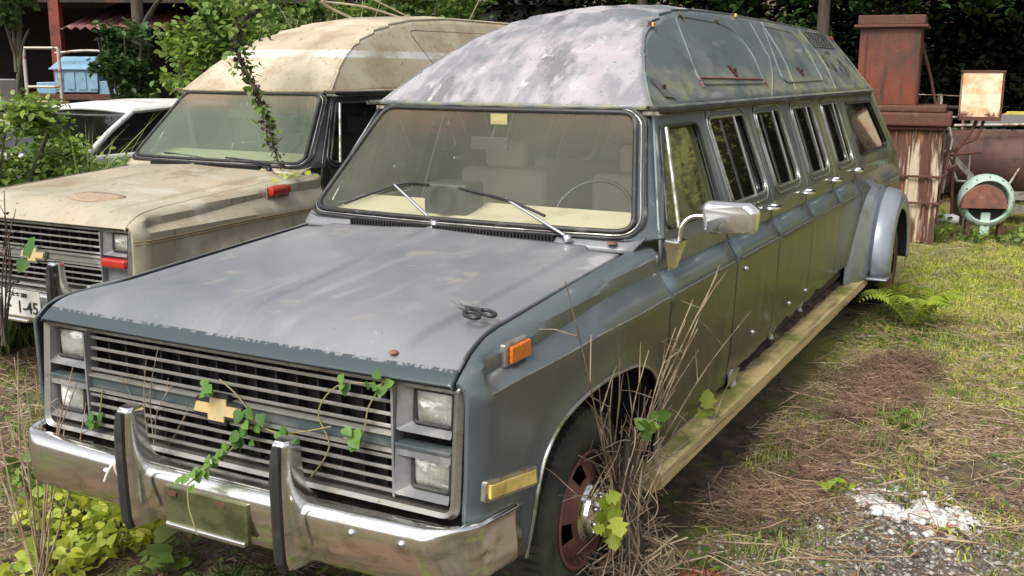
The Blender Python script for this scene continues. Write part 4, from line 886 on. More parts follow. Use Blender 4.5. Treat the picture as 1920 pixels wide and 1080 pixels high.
# ------------------------------------------------------------------ small plants
def plant(name, x, y, n, hgt, spread, size, m, label, catg='plant', group=None, T=HEART, F=HF, stem=True, z0=None, up=.55, seed=0):
    z = gh(x,y) if z0 is None else z0; R = empty(name, (x,y,z), label=label, cat=catg, group=group)
    t = rng.uniform(0,6.28,n); r = spread*np.sqrt(rng.random(n)); h = hgt*(.35+.65*rng.random(n))*(1-.4*(r/spread)**2); C = np.c_[r*np.cos(t), r*np.sin(t), h]
    leaves('foliage', C, size, m, R, up=up, T=T, F=F, jit=.5)
    if stem:
        s_ = MB()
        for i in range(0,n,max(1,n//45)): s_.tube([(C[i,0]*.2,C[i,1]*.2,-.01),(C[i,0]*.7,C[i,1]*.7,C[i,2]*.6),tuple(C[i])], [.003,.0025,.0015], 4)
        s_.build('stems', MT['grass'], R)
    return R
L1 = 'lime green round leaved weed '
plant('leafy_weed', -1.42, .42, 240, .19, .24, .046, MT['leaf_yel'], L1+'in front of the left end of the chrome bumper', up=.22)
plant('leafy_weed', -1.05, .34, 230, .17, .20, .044, MT['leaf_yel'], L1+'beneath the left bumper guard, the brightest clump', up=.22)
plant('leafy_weed', -1.88, .62, 170, .20, .20, .042, MT['leaf_lush'], L1+'at the left edge of the picture', up=.22)
plant('leafy_weed', -1.08, .02, 120, .14, .18, .046, MT['leaf_yel'], L1+'lowest in the bottom left corner', up=.22)
plant('leafy_weed', -.72, .30, 16, .17, .13, .075, MT['leaf_mid'], 'sparse weed with a few large round green leaves under the bumper')
plant('fern', -.30, .22, 60, .13, .20, .06, MT['leaf_deep'], 'dark green fern like weed in shade under the middle of the bumper', T=LONG, F=LF)
plant('fern', .66, .72, 90, .20, .20, .055, MT['leaf_mid'], 'green weed growing under the right end of the bumper', T=LEAF, F=LF)
plant('leafy_weed', 1.60, 2.42, 26, .11, .09, .06, MT['leaf_lime'], 'small bright weed beside the white rubble', T=LONG*np.array([1,2.4,1]), F=LF)
plant('leafy_weed', 1.75, 3.7, 22, .11, .12, .05, MT['leaf_mid'], 'little green weed out on the brown needles', T=LEAF, F=LF)
plant('leafy_weed', 1.22, 1.42, 30, .06, .12, .04, MT['leaf_mid'], 'tiny green weed at the foot of the dry vine', T=LEAF, F=LF)
plant('red_moss', 1.30, 1.25, 260, .035, .14, .025, mat('orange_red_moss', (.33,.09,.03), .9, 0, [((.22,.07,.03), [('rnd',.3,.8)], None)]), 'orange red moss patch at the bottom edge of the ground', 'moss', T=LONG*np.array([1,2,1]), F=LF, stem=False)
# fern by the rear wheel
FR = empty('fern', (1.42,6.35,gh(1.42,6.35)), label='yellow green fern with arching fronds beside the rear wheel', cat='fern')
for k in range(13):
    a = k*.53+.2; Lf = .42+.12*math.sin(k*2.1); C = []; A = []; B = []; Nn = []; S = []
    for i in range(16):
        t = (i+1)/17; p = Vector((math.cos(a)*Lf*t, math.sin(a)*Lf*t, .30*math.sin(t*2.3)))
        for s in (1,-1): C.append(p); d = Vector((-math.sin(a)*s*.95+math.cos(a)*.4, math.cos(a)*s*.95+math.sin(a)*.4, -.15)).normalized(); A.append(d); n_ = Vector((0,0,1)); B.append(n_.cross(d)); Nn.append(n_); S.append(.11*math.sin(math.pi*(t*.85+.1)))
    leaves('frond', C, np.array(S), MT['leaf_lime'], FR, T=LONG*np.array([1,2,1]), F=LF, A=(np.array(A),np.array(B),np.array(Nn)))
cd_ = MB(); cd_.tube(cat([(-.36,-.20,.62),(-.37,-.225,.70),(-.34,-.20,.745),(-.38,-.16,.735),(-.40,-.215,.69),(-.43,-.225,.63)],5), .006, 5).tube(cat([(-.35,-.20,.74),(-.33,-.22,.76),(-.37,-.2,.765)],4), .005, 5); tag(cd_.build('cord', mat('dirty_white_cord', (.55,.53,.48), .9), None, 60), 'short dirty white cord knotted over the bumper beside the left guard', 'cord')
# dry vine bush at the front wheel
BR = empty('dry_vine_bush', (1.05,1.04,gh(1.05,1.04)), label='leafless tangled dry vine climbing between the front wheel and the running board', cat='vine')
s_ = MB(); b0 = Vector((0,0,0)); random.seed(11)
for i in range(14):
    a = i*.45; s_.tube(cat([(.07*math.cos(a),.08*math.sin(a),-.03),(.05*math.cos(a+.5),.05*math.sin(a+.5),.2),(.04*math.cos(a+1.2)-.03,.04*math.sin(a+1.2),.42),(.06*math.cos(a+2)-.06,.10*math.sin(a+2),.62+.08*math.sin(i*3))],5), [.020]*8+[.015]*7+[.008], 6)
s_.build('trunk', MT['bark'], BR, 60)
s_ = MB()
ends = [(.03,-.69,1.44),(.03,.99,1.22),(.04,.93,1.19),(.03,.62,1.13),(.03,.40,1.05),(.03,.70,.98),(.03,-.22,1.12),(.04,-.42,1.02),(.02,.12,1.02),(.05,1.50,.90),(-.10,1.15,.66),(0,.82,.85),(-.05,.55,.72),(-.03,.30,.80),(-.02,-.30,.88),(.0,-.62,.66),(.05,1.3,.42),(.02,.95,.55),(-.0,.1,.68),(-.05,-.1,.52),(.02,-.45,.52),(.06,.45,.50),(-.03,.70,1.0),(.1,.25,.55),(0,-.2,.98)]
for i, e in enumerate(ends):
    e = Vector(e); m1 = Vector((e.x*.3-.04+.03*random.uniform(-1,1), e.y*.25, .30+.25*e.z)); pts = cat([(-.04+.03*random.uniform(-1,1),.04*random.uniform(-1,1),.35),m1,m1.lerp(e,.5)+Vector((0,random.uniform(-.05,.05),.03)),e],6); s_.tube(pts, list(np.linspace(.0045,.0018,len(pts))), 5)
    for k in range(3):
        q = pts[int(len(pts)*(.4+.18*k))]; d = Vector((random.uniform(-.12,.06),random.uniform(-.25,.25),random.uniform(.02,.2))); s_.tube([q,q+d*.6+Vector((0,0,.01)),q+d], [.0028,.002,.0012], 4)
for i in range(34):   # drooping tangle over the tyre and down to the soil
    z1 = random.uniform(.40,.66); z2 = random.uniform(.0,.40); a = random.uniform(-.38,.22)
    st = Vector((random.uniform(-.12,.03),random.uniform(-.14,.10),z1)); en = Vector((random.uniform(-.06,.12),a,z2)); pts = [st]; q = st.copy()
    for k in range(4): q = st.lerp(en,(k+1)/4)+Vector((random.uniform(-.03,.05),random.uniform(-.06,.06),random.uniform(-.05,.05))); pts.append(q)
    pts.append(q+Vector((random.uniform(-.08,.08),random.uniform(-.12,.12),random.uniform(-.04,.06))))
    pts = cat(pts,4); r0 = random.choice([.0016,.0024,.0036]); s_.tube(pts, list(np.linspace(r0,r0*.5,len(pts))), 4)
for i in range(60):   # short crossing twigs
    q = Vector((random.gauss(-.02,.05),random.gauss(-.02,.12),random.uniform(.1,.72))); d = Vector((random.gauss(.01,.04),random.gauss(0,.14),random.gauss(.03,.08))); s_.tube(cat([q,q+d*.5+Vector((.01,.02,.015)),q+d],3), [.0022]*6+[.001], 4)
s_.build('dry_stems', MT['twig'], BR, 60)
C = []
for i in range(420):
    a = random.uniform(0,6.28); r = .16*math.sqrt(random.random()); C.append((r*math.cos(a),r*math.sin(a)*1.4,random.uniform(0,.22)))
strips('root_litter', C, .15, .006, MT['twig'], .8, BR)
def sprig(name, x, y, z, n, spread, size, m, label, T=HEART, F=HF, normal=None, group=None):
    R = empty(name, (x,y,z), label=label, cat='sprig', group=group); C = []; A = []; B = []; Nn = []
    nn = Vector(normal or (0,0,1))
    for i in range(n):
        C.append([random.gauss(0,s) for s in spread]); q = (nn+Vector([random.gauss(0,.38) for _ in range(3)])).normalized(); a = q.cross(Vector([random.gauss(0,1) for _ in range(3)])).normalized(); A.append(a); B.append(q.cross(a)); Nn.append(q)
    leaves('leaves', C, size, m, R, T=T, F=F, A=(np.array(A),np.array(B),np.array(Nn)))
    s_ = MB()
    for i in range(0,n): s_.tube([tuple(Vector(C[i])*.1),tuple(Vector(C[i])*.6-nn*.012),tuple(C[i])], .0018, 4)
    s_.build('stalks', MT['grass'], R); return R
VM = MAPLE = np.array([(0,0,0),(.1,.35,.0),(.3,.25,.02),(.45,.55,0),(.6,.3,.02),(.75,.35,0),(1.05,0,-.05),(.75,-.35,0),(.6,-.3,.02),(.45,-.55,0),(.3,-.25,.02),(.1,-.35,0)]); VF = [(0,2,1),(0,4,3,2),(0,6,5,4),(0,8,7,6),(0,10,9,8),(0,11,10)]
sprig('vine_leaves', 1.10,.72,.46, 14, (.015,.03,.05), .062, MT['leaf_lime'], 'bright green lobed leaves growing over the front wheel hub', T=VM, F=VF, normal=(.8,-.5,.4))
sprig('vine_leaves', 1.0,2.24,.42, 8, (.015,.06,.02), .075, MT['leaf_lime'], 'yellow green leaves resting on the plank running board', T=VM, F=VF, normal=(.3,-.4,.9))
sprig('vine_leaves', 1.10,1.1,.70, 9, (.02,.05,.03), .05, MT['leaf_mid'], 'small green leaves in the top of the dry vine by the wheel arch', normal=(.3,-.6,.7))
# vine through the grille
GV = empty('grille_vine', (0,0,0), label='thin green vine with heart shaped leaves threaded through the grille of the grey van', cat='vine')
s_ = MB()
for pts in ([(.03,-.28,.73),(.06,-.10,.80),(.10,-.055,.90),(.06,-.06,.97),(-.02,-.06,1.02)],[(.10,-.06,.90),(.22,-.07,.875),(.33,-.075,.895),(.45,-.06,.93)],[(.36,-.06,.74),(.44,-.06,.86),(.40,-.06,.97),(.48,-.06,1.07),(.62,-.06,1.10)],[(.50,-.06,.90),(.58,-.07,.93),(.60,-.06,1.02),(.66,-.05,1.12)],[(.03,-.28,.73),(.05,-.30,.66),(.09,-.31,.58)]):
    s_.tube(cat(pts,5), .0028, 5)
s_.build('stem', mat('thin_vine_stem', (.22,.20,.08), .8), GV, 60); MB().tube(cat([(-.66,-.05,.74),(-.62,-.06,.82),(-.60,-.06,.90)],5), .0028, 5).build('stem', bpy.data.materials['thin_vine_stem'], GV, 60)
C = []; Nn = []
def cl(x,y,z,n,s,sz): 
    for _ in range(n): C.append((x+random.gauss(0,s),y+random.gauss(0,.012),z+random.gauss(0,s*.8),sz*.72*random.uniform(.7,1.25)))
KS=.72
cl(-.03,-.09,1.0,4,.02,.05); cl(.14,-.09,.905,6,.03,.055); cl(.13,-.10,.85,5,.03,.05); cl(.27,-.11,.90,3,.012,.06); cl(.33,-.11,.875,2,.008,.065); cl(.54,-.10,.955,1,.0,.055); cl(.575,-.10,.92,3,.016,.075); cl(.66,-.08,1.11,5,.022,.055); cl(.50,-.08,1.09,3,.02,.045); cl(-.645,-.09,.80,6,.02,.045)
for i in range(22): t = i/21; C.append((.10-.08*t+random.gauss(0,.012),-.10-.18*t,.84-.10*t+random.gauss(0,.01),.032))
C = np.array(C); n = len(C); Nr = np.array([(random.gauss(0,.3),-1+random.gauss(0,.2),.55+random.gauss(0,.3)) for _ in range(n)]); Nr /= np.linalg.norm(Nr,axis=1)[:,None]; A_ = np.array([(random.gauss(0,1),random.gauss(0,.2),-1) for _ in range(n)]); A_ -= (A_*Nr).sum(1)[:,None]*Nr; A_ /= np.linalg.norm(A_,axis=1)[:,None]
leaves('leaves', C[:,:3], C[:,3], leafmat('grille_vine_leaves', (.06,.15,.025), (.15,.28,.04), None), GV, T=HEART, F=HF, A=(A_,np.cross(Nr,A_),Nr))
# dead stems before the left of the grey grille
def deadstems(name, base, ends, r, label, m='twig', leafy=0, berries=0, spr=.05):
    R = empty(name, base, label=label, cat='dead plant'); s_ = MB(); b = Vector(base); tips = []
    for e in ends:
        e = Vector(e)-b; pts = cat([(random.uniform(-.02,.02),random.uniform(-.02,.02),-.02),e*.5+Vector((random.uniform(-spr,spr),random.uniform(-spr,spr),.03)),e],7); s_.tube(pts, list(np.linspace(r,r*.35,len(pts))), 5); tips.append(e)
        for k in range(3): q = pts[int(len(pts)*(.35+.2*k))]; d = Vector((random.uniform(-spr*1.6,spr*1.6),random.uniform(-spr,spr),random.uniform(.02,spr*1.6))); s_.tube([q,q+d], [r*.5,r*.25], 4); tips.append(q+d)
    s_.build('stems', MT[m], R, 60)
    if leafy: leaves('dead_leaves', [tuple(random.choice(tips)+Vector([random.gauss(0,.015) for _ in range(3)])) for _ in range(leafy)], .03, mat('shrivelled_brown_leaves', (.085,.035,.025), .9), R, up=.1)
    return R
deadstems('dry_weed_stalks', (-.98,-.12,.05), [(-1.25,-.1,.98),(-1.15,-.12,.86),(-.95,-.12,.90),(-.75,-.12,.74),(-.66,-.12,.93),(-1.0,-.12,.98),(-.80,-.10,.80),(-.86,-.14,.93),(-.70,-.10,.98),(-1.12,-.1,.72),(-.92,-.16,1.02),(-.62,-.12,.86)], .0048, 'pale dry weed stalks crossing the left headlamps of the grey van')
deadstems('dry_weed_stalks', (-.40,-.02,.62), [(-.34,-.08,1.06),(-.22,-.08,.98),(-.14,-.08,.92),(-.48,-.08,.98),(-.28,-.08,1.10)], .0028, 'thin grey dry stalks over the grille left of the emblem', spr=.035)
deadstems('dead_shrub', (-3.05,1.30,.45), [(-3.06,1.34,1.38),(-3.14,1.34,1.30),(-2.98,1.34,1.36),(-3.02,1.36,1.22),(-3.12,1.34,1.12),(-2.92,1.36,1.25),(-3.2,1.34,1.0),(-3.0,1.34,1.05),(-2.96,1.34,.92)], .007, 'reddish brown dead shrub in front of the beige van grille', 'bark', 60, spr=.07)
sprig('vine_leaves', -2.93,1.40,.995, 4, (.05,.01,.03), .085, leafmat('glossy_green_leaves', (.06,.16,.03), (.09,.20,.04), None), 'three dark green leaves beside the yellow emblem of the beige van', normal=(.1,-.9,.4))
sprig('vine_leaves', -2.32,3.05,1.32, 9, (.05,.1,.03), .04, MT['leaf_lime'], 'small yellow green shoots on the beige van fender', normal=(.3,-.5,.8))
# hanging vine across the beige roof and windscreen
HV = empty('hanging_vine', (-2.87,3.3,2.25), label='leafy vine stem leaning across the beige van windscreen from its roof to its hood', cat='vine')
vp_ = [(-.12,.3,.25),(-.02,-.05,.10),(.04,-.12,-.08),(.12,-.12,-.24),(.22,-.12,-.42),(.33,-.18,-.56),(.39,-.2,-.70),(.47,-.22,-.88)]; pts = cat(vp_,7); s_ = MB()
s_.tube(pts, list(np.linspace(.022,.006,len(pts))), 7)
for i in range(5,len(pts),2): s_.tube([pts[i],pts[i]+Vector((random.uniform(-.09,.09),random.uniform(-.05,.03),random.uniform(-.06,.08)))], [.004,.002], 4)
s_.build('stem', MT['bark'], HV, 60)
C = []; D = []
for i, p in enumerate(pts):
    t = i/len(pts)
    for _ in range(int(4*(1-t)+1.5)): C.append(tuple(p+Vector([random.gauss(0,.055*(1.15-t)) for _ in range(3)])))
    for _ in range(int(14*(1-t)**.5)): D.append(tuple(p+Vector([random.gauss(0,.018) for _ in range(3)])))
for _ in range(110): C.append((-.10+random.gauss(0,.13),.15+random.gauss(0,.1),.22+random.gauss(0,.10)))
leaves('leaves', C, .062, MT['leaf_mid'], HV, up=.3); leaves('withered_leaves', D, .032, mat('withered_dark_leaves', (.05,.035,.02), .9), HV, up=.1)
# ------------------------------------------------------------------ background, right: rusty plant
SR = empty('rusty_incinerator', (.72,11.2,0), rad(5), label='tall rusty steel incinerator with lidded box on a streaked square column behind the grey van', cat='incinerator')
MT['boxrust'] = mat('red_brown_box_steel', (.17,.036,.014), .5, 0, [((.030,.026,.022), [('n',(2,2,1.4),.62,.42), ('ax',2,1.85,2.3)], .6), ((.035,.02,.018), [('n',(5,5,1),.5,.64,3)], .6), ((.17,.06,.03), [('n',iso(6),.58,.72,6)], .8)], (('n',iso(8),.3,.7), .15, .01))
MT['peel'] = mat('rust_streaked_white_paint', (.10,.045,.03), .8, 0, [((.50,.40,.30), [('n',(9,9,.9),.52,.58)], .7), ((.27,.13,.06), [('n',(12,12,1.5),.55,.62,4)], .85)], (('n',(20,20,4),.3,.7), .4, .006))
b_ = MB(); b_.box((-.68,-.33,1.66),(.02,.37,2.58)); tw = b_.build('firebox', MT['boxrust'], SR, bevel=.015)
b_ = MB(); b_.box((-.75,-.40,2.575),(.09,.44,2.61)); b_.box((-.71,-.36,2.61),(.05,.40,2.72)); b_.build('lid', MT['rust'], SR, bevel=.01)
for x in (-.60,.0): MB().tube([(x,-.335,1.7),(x,-.335,2.55)], .012, 6).build('corner_bead', MT['rust'], tw)
b_ = MB(); 
for z0,z1,o in ((1.58,1.665,-.02),(1.42,1.58,.05),(1.37,1.42,.0)): b_.box((-.62-o,-.40-o,z0),(.38+o,.42+o,z1))
b_.build('cornice', MT['rust'], SR, bevel=.025, seg=3)
b_ = MB(); b_.box((-.56,-.33,0),(.34,.36,1.37)); col_ = b_.build('column', MT['peel'], SR, bevel=.01)
b_ = MB()
for x in (-.55,-.18,-.02,.20,.325): b_.box((x-.015,-.355,.02),(x+.015,-.33,1.36))
for y in (-.15,.1,.3): b_.box((.34,y-.015,.02),(.365,y+.015,1.36))
b_.build('rib', MT['peel'], col_)
b_ = MB()
for z in (.50,.82): b_.tube([(-.58,-.37,z),(.37,-.38,z),(.42,-.2,z+.03),(.40,.4,z)], .016, 6)
b_.build('hoop', MT['rust'], col_, 60)
ps = MB(); ps.tube([(.95,11.55,1.5),(.83,11.5,2.0),(.69,11.5,2.42)], [.02,.018,.03], 8); tag(ps.build('rusty_pole', MT['rust'], None, 60), 'thin rusty pole leaning up beside the incinerator box', 'pole')
# panel box on a pipe stand
PB = empty('switch_box', (1.40,11.85,0), rad(10), label='pale orange rusting switch box raised on a bent pipe stand', cat='switch box')
MT['boxor'] = mat('pale_orange_rusting_enamel', (.80,.64,.46), .6, 0, [((.74,.33,.15), [('n',(3,3,3),.50,.66)], .7), ((.16,.06,.03), [('n',(9,9,6),.50,.6,4), ('ax',2,1.62,1.54)], .85), ((.30,.12,.07), [('n',iso(6),.66,.72,9)], .8)])
b_ = MB(); b_.box((-.235,-.12,1.50),(.235,.15,2.06)); bx = b_.build('cabinet', MT['boxor'], PB, bevel=.012)
b_ = MB(); b_.box((-.25,-.135,2.055),(.25,.16,2.08)); b_.box((-.24,-.135,1.465),(.24,.13,1.515)); b_.box((.215,-.128,1.5),(.242,.15,2.06)); b_.build('cabinet_trim', MT['rust'], bx, bevel=.004)
b_ = MB(); b_.tube(cat([(-.02,0,1.47),(-.10,-.05,1.30),(-.25,-.1,1.10),(-.40,-.15,.95),(-.42,-.15,0)],5), .022, 8); b_.tube(cat([(.06,0,1.47),(-.02,-.05,1.25),(-.25,-.1,1.02),(-.2,-.1,.0)],5), .020, 8); b_.tube([(-.5,-.1,1.0),(.05,-.1,1.08)], .018, 8); b_.build('pipe_stand', MT['rust'], PB, 60)
# blower
BL = empty('blower', (1.58,11.70,0), rad(18), label='mint green round blower with a rust red half disc beneath the switch box', cat='blower')
MT['mint'] = mat('faded_mint_enamel', (.42,.56,.46), .5, 0, [((.32,.44,.36), [('n',iso(3),.45,.65)], .6), ((.42,.47,.40), [('n',iso(5),.55,.7,5)], .6), ((.14,.06,.04), [('n',iso(9),.66,.72,3)], .9)])
b_ = MB(); b_.lathe([(.0,.10),(.31,.10),(.33,.07),(.335,0),(.33,-.05),(.30,-.10),(.262,-.115),(.25,-.10),(.25,-.02)], (0,0,.48), 'y', 48); b_.build('housing', MT['mint'], BL, 40)
b_ = MB(); b_.lathe([(0,-.16),(.262,-.16),(.272,-.14),(.272,-.03)], (-.05,0,.42), 'y', 32, a0=0, a1=math.pi); b_.box((-.322,-.16,.400),(.222,-.03,.422)); b_.build('half_disc', MT['rimrust'], BL, 40)
b_ = MB(); b_.lathe([(.25,-.05),(0,-.05)], (0,0,.48), 'y', 32, a0=math.pi, a1=2*math.pi); b_.build('opening_shade_disc', MT['dark'], BL)  # near-black half disc painted as the shade inside the blower
b_ = MB(); b_.box((-.22,-.05,.02),(-.17,.08,.3)); b_.build('foot', MT['rust'], BL, bevel=.01); MB().box((.17,-.05,.02),(.22,.08,.3)).build('foot', MT['rust'], BL, bevel=.01); MB().box((-.06,-.09,.05),(.05,-.03,.34)).build('outlet', MT['mint'], BL, bevel=.01)
b_ = MB()
for k in range(12): t = 2*math.pi*k/12; b_.lathe([(0,-.108),(.009,-.106),(.011,-.09)], (.300*math.cos(t),0,.48+.300*math.sin(t)), 'y', 8)
b_.build('bolt_ring', MT['rust'], BL)
b_ = MB(); b_.lathe([(.045,-.22)]+[(.075 if i % 2 else .06,-.2+i*.036) for i in range(11)]+[(.045,.2)], (1.12,11.35,.26), 'x', 20); tag(b_.build('corrugated_hose', mat('grey_plastic_hose', (.33,.34,.32), .5), None, 50), 'short grey corrugated hose lying between the rusty column and the blower', 'hose')
sp_ = MB()
for x,y,h_,l in ((.90,11.0,1.55,.05),(.98,11.15,1.35,-.08),(1.04,11.05,1.1,.12),(.94,11.25,1.7,.02)): sp_.tube([(x,y,0),(x+l*.4,y,h_*.5),(x+l,y+.05,h_)], .022, 6)
sp_.tube([(.88,10.95,.75),(1.25,11.2,.95)], .018, 6).tube([(.88,10.95,.35),(1.1,11.1,1.15)], .014, 6)
tag(sp_.build('pipe_bundle', MT['rust'], None, 60), 'bundle of thin rusty pipes standing against the right side of the column', 'pipes')
for i_,(px,py,n_,lb) in enumerate(((1.12,11.1,60,'between the rusty pipes and the blower'),(1.95,11.4,50,'right of the blower'),(1.5,11.3,45,'in front of the blower feet'))):
    plant('scrap_weed', px, py, n_, .42 if i_ == 0 else .2, .2, .07, MT['leaf_lush'], 'green weed growing '+lb, T=LEAF, F=LF, up=.3)
# brown tank
b_ = MB(); Mt = Matrix.Translation((1.75,13.3,.85))@Matrix.Rotation(rad(20),4,'Z'); b_.lathe([(0,-.9),(.38,-.86),(.43,-.8),(.43,.8),(.38,.86),(0,.9)], (0,0,0), 'x', 40, M=Mt)
for k in (-.7,0,.7): b_.lathe([(.44,k-.02),(.445,k),(.44,k+.02)], (0,0,0), 'x', 40, M=Mt)
tank = tag(b_.build('horizontal_tank', mat('brown_tank_steel', (.105,.055,.04), .6, 0, [((.16,.075,.05), [('n',iso(2),.45,.65)], .7), ((.055,.035,.03), [('n',(6,2,6),.5,.7,5)], .7)]), None, 40), 'large brown rusted cylindrical tank lying behind the blower', 'tank')
b_ = MB()
for k in (-.6,.6): b_.box((k-.06,-.3,-.86),(k+.06,.3,-.38), M=Mt)
b_.build('cradle', MT['rust'], tank)
# pale pipe frames
MT['palepipe'] = mat('pale_painted_pipe', (.48,.44,.38), .6, 0, [((.24,.12,.07), [('n',iso(7),.52,.6)], .8)])
def frame(name, segs, r, m, label, catg='frame'):
    b_ = MB()
    for s in segs: b_.tube(s, r, 6)
    return tag(b_.build(name, m, None, 60), label, catg)
frame('metal_rack', [[(.30,13.4,0),(.30,13.4,1.75),(1.05,13.8,1.72),(1.05,13.8,0)],[(.75,13.7,1.72),(.75,13.7,1.5)],[(.3,13.4,1.45),(1.05,13.8,1.42)]], .018, MT['palepipe'], 'pale pipe frame standing between the incinerator and the switch box')
frame('bent_railing', [[(.85,12.1,0),(.85,12.1,1.50),(.98,12.2,1.52)],[(.85,12.1,1.0),(1.3,12.3,1.02),(1.3,12.3,0)],[(.98,12.2,1.52),(1.08,12.2,1.2),(1.02,12.15,.5)]], .016, MT['palepipe'], 'thin whitish pipes bent upright right beside the rusty column')
frame('gate_frame', [[(1.15,12.6,.62),(1.78,12.85,.60),(2.02,13.0,1.12),(1.95,13.0,1.38),(1.05,12.6,1.36)],[(1.15,12.6,.62),(.95,12.5,1.05)]], .020, MT['palepipe'], 'bent pale pipe gate frame propped in front of the brown tank', 'gate')
b_ = MB(); b_.add([(1.02,12.2,1.02),(1.08,12.2,1.04),(1.50,12.35,.60),(1.44,12.35,.56),(1.02,12.24,1.02),(1.08,12.24,1.04),(1.50,12.39,.60),(1.44,12.39,.56)], [(0,1,2,3),(7,6,5,4),(0,4,5,1),(1,5,6,2),(2,6,7,3),(3,7,4,0)]); tag(b_.build('leaning_plank', MT['palepipe'], None), 'short pale plank slanting down beside the blower', 'plank')
b_ = MB(); b_.box((-.9,-.03,-.06),(.9,.03,.06), M=Matrix.Translation((2.0,15.2,1.42))@Matrix.Rotation(rad(20),4,'Z')); tag(b_.build('yellow_beam', mat('yellow_painted_beam', (.55,.48,.10), .6), None, bevel=.01), 'yellow painted beam lying behind the tank at the right edge', 'beam')
for i,(z,lb) in enumerate(((1.24,'upper'),(1.02,'lower'))):
    b_ = MB(); b_.box((-.8,-.02,-.07),(.8,.02,.07), M=Matrix.Translation((1.85,14.6,z+.14))@Matrix.Rotation(rad(24),4,'Z')); tag(b_.build('grey_board', mat('grey_board_'+lb, (.20,.19,.18), .8), None), lb+' of two dull grey boards stacked beyond the tank', 'board')
# post fence, far right
FE = empty('post_fence', (2.0,16.2,0), rad(20), label='low wooden post and rail fence before the dark wood at far right', cat='fence')
for k in range(9):
    x = -1.6+k*.42; MB().tube([(x,0,0),(x+.02,0,1.72+.12*math.sin(k*3.7))], [.05,.04], 8).build('post', MT['bark'], FE, 60)
for z in (1.15,1.5): MB().tube([(-1.8,-.05,z),(2.2,-.05,z+.03)], .03, 8).build('rail', MT['bark'], FE, 60)
# long low timbers
for i,(y,z,lb) in enumerate(((12.0,.50,'higher'),(11.9,.34,'lower'))):
    b_ = MB(); b_.box((-1.2,-.05,-.05),(1.2,.05,.05), M=Matrix.Translation((2.7,y+.6,z))@Matrix.Rotation(rad(22),4,'Z')); tag(b_.build('grey_timber', mat('weathered_timber_'+lb, (.23,.20,.17), .85, 0, [((.12,.10,.08), [('n',(2,30,30),.45,.6)], .9)]), None), lb+' of two weathered timbers beyond the blower', 'timber')

# ------------------------------------------------------------------ background, left: shed, machines, white car
SH = empty('open_shed', (-13.4,12.0,0), rad(28), label='dark open shed with a rusty red corrugated roof behind the vans', cat='shed')
MT['shedroof'] = mat('rusty_red_corrugated_iron', (.17,.06,.05), .7, 0, [((.30,.20,.18), [('n',(6,1,1),.5,.62)], .8), ((.10,.045,.035), [('n',iso(2),.5,.65,4)], .8)])
b_ = MB(); rows = []
for y,z in ((-1.3,2.75),(3.4,3.75)): rows.append([(x, y, z+.03*math.sin(x*38)) for x in np.arange(-.9,5.0,.04)])
b_.grid(rows); b_.build('roof', MT['shedroof'], SH, 60, solid=.012)
b_ = MB(); b_.box((-6.5,3.4,0),(5.0,3.5,4.6)); b_.box((4.9,-1.0,0),(5.0,3.4,3.0)); b_.build('back_wall', mat('shade_black_boards', (.016,.013,.011), .9), SH)  # back wall coloured near black for the shade inside the shed
b_ = MB(); b_.box((-6.6,-1.2,3.35),(5.6,4.2,3.45)); b_.build('upper_roof', mat('dark_upper_roof', (.05,.045,.045), .8), SH)
for x,y in ((-1.0,-1.2),(2.2,-1.2),(4.8,-1.2),(-4.2,-1.2)):
    MB().box((x-.09,y-.09,0),(x+.09,y+.09,3.4)).build('post', mat('red_painted_post', (.20,.035,.02), .6, 0, [((.09,.03,.025), [('n',iso(4),.45,.62)], .8)]) if not bpy.data.materials.get('red_painted_post') else bpy.data.materials['red_painted_post'], SH)
b_ = MB(); b_.box((-6.5,-1.25,3.2),(5.2,-1.1,3.35)); b_.build('beam', MT['soot'], SH)
# red post in the ivy, black post
b_ = MB(); b_.box((-10.35,8.75,0),(-10.0,9.0,2.15)); tag(b_.build('red_cabinet', mat('dull_red_cabinet', (.17,.055,.045), .7, 0, [((.10,.04,.035), [('n',iso(3),.45,.62)], .8)]), None, bevel=.01), 'dull red narrow cabinet standing beside the dark trunk', 'cabinet')
# racks
def rack(o, w_, h_, label, m):
    b_ = MB(); x,y = o
    for dx in (0,w_): b_.tube([(x+dx,y+dx*.5,0),(x+dx,y+dx*.5,h_)], .025, 6)
    for z in (h_, h_*.78): b_.tube([(x,y,z),(x+w_,y+w_*.5,z)], .02, 6)
    return tag(b_.build('pipe_rack', m, None, 60), label, 'rack')
rack((-10.05,6.95), .42, 2.32, 'grey pipe rack standing left of the blue machine', MT['palepipe'])
b_ = MB(); b_.box((-.35,-.2,1.2),(.15,.25,1.62), M=Matrix.Translation((-9.75,7.0,0))); tag(b_.build('wooden_crate', MT['wood'], None, bevel=.01), 'brown slatted crate under the pipe rack', 'crate')
b_ = MB(); b_.box((-.3,-.2,1.56),(.1,.2,1.92), M=Matrix.Translation((-9.35,6.05,0))@Matrix.Rotation(.4,4,'Z')); tag(b_.build('white_box', mat('off_white_box', (.45,.44,.42), .6), None, bevel=.02), 'off white box above the weeds at the left edge', 'box')
b_ = MB(); b_.box((-.5,-.3,1.25),(.35,.3,1.5), M=Matrix.Translation((-9.2,6.1,0))@Matrix.Rotation(.4,4,'Z')); b_.box((-.45,-.25,0),(-.4,.25,1.25), M=Matrix.Translation((-9.2,6.1,0))); b_.box((.25,-.25,0),(.3,.25,1.25), M=Matrix.Translation((-9.2,6.1,0))); tag(b_.build('pink_bench', mat('pinkish_bench', (.42,.31,.27), .7), None, bevel=.01), 'pale pinkish bench at the left edge under the white box', 'bench')
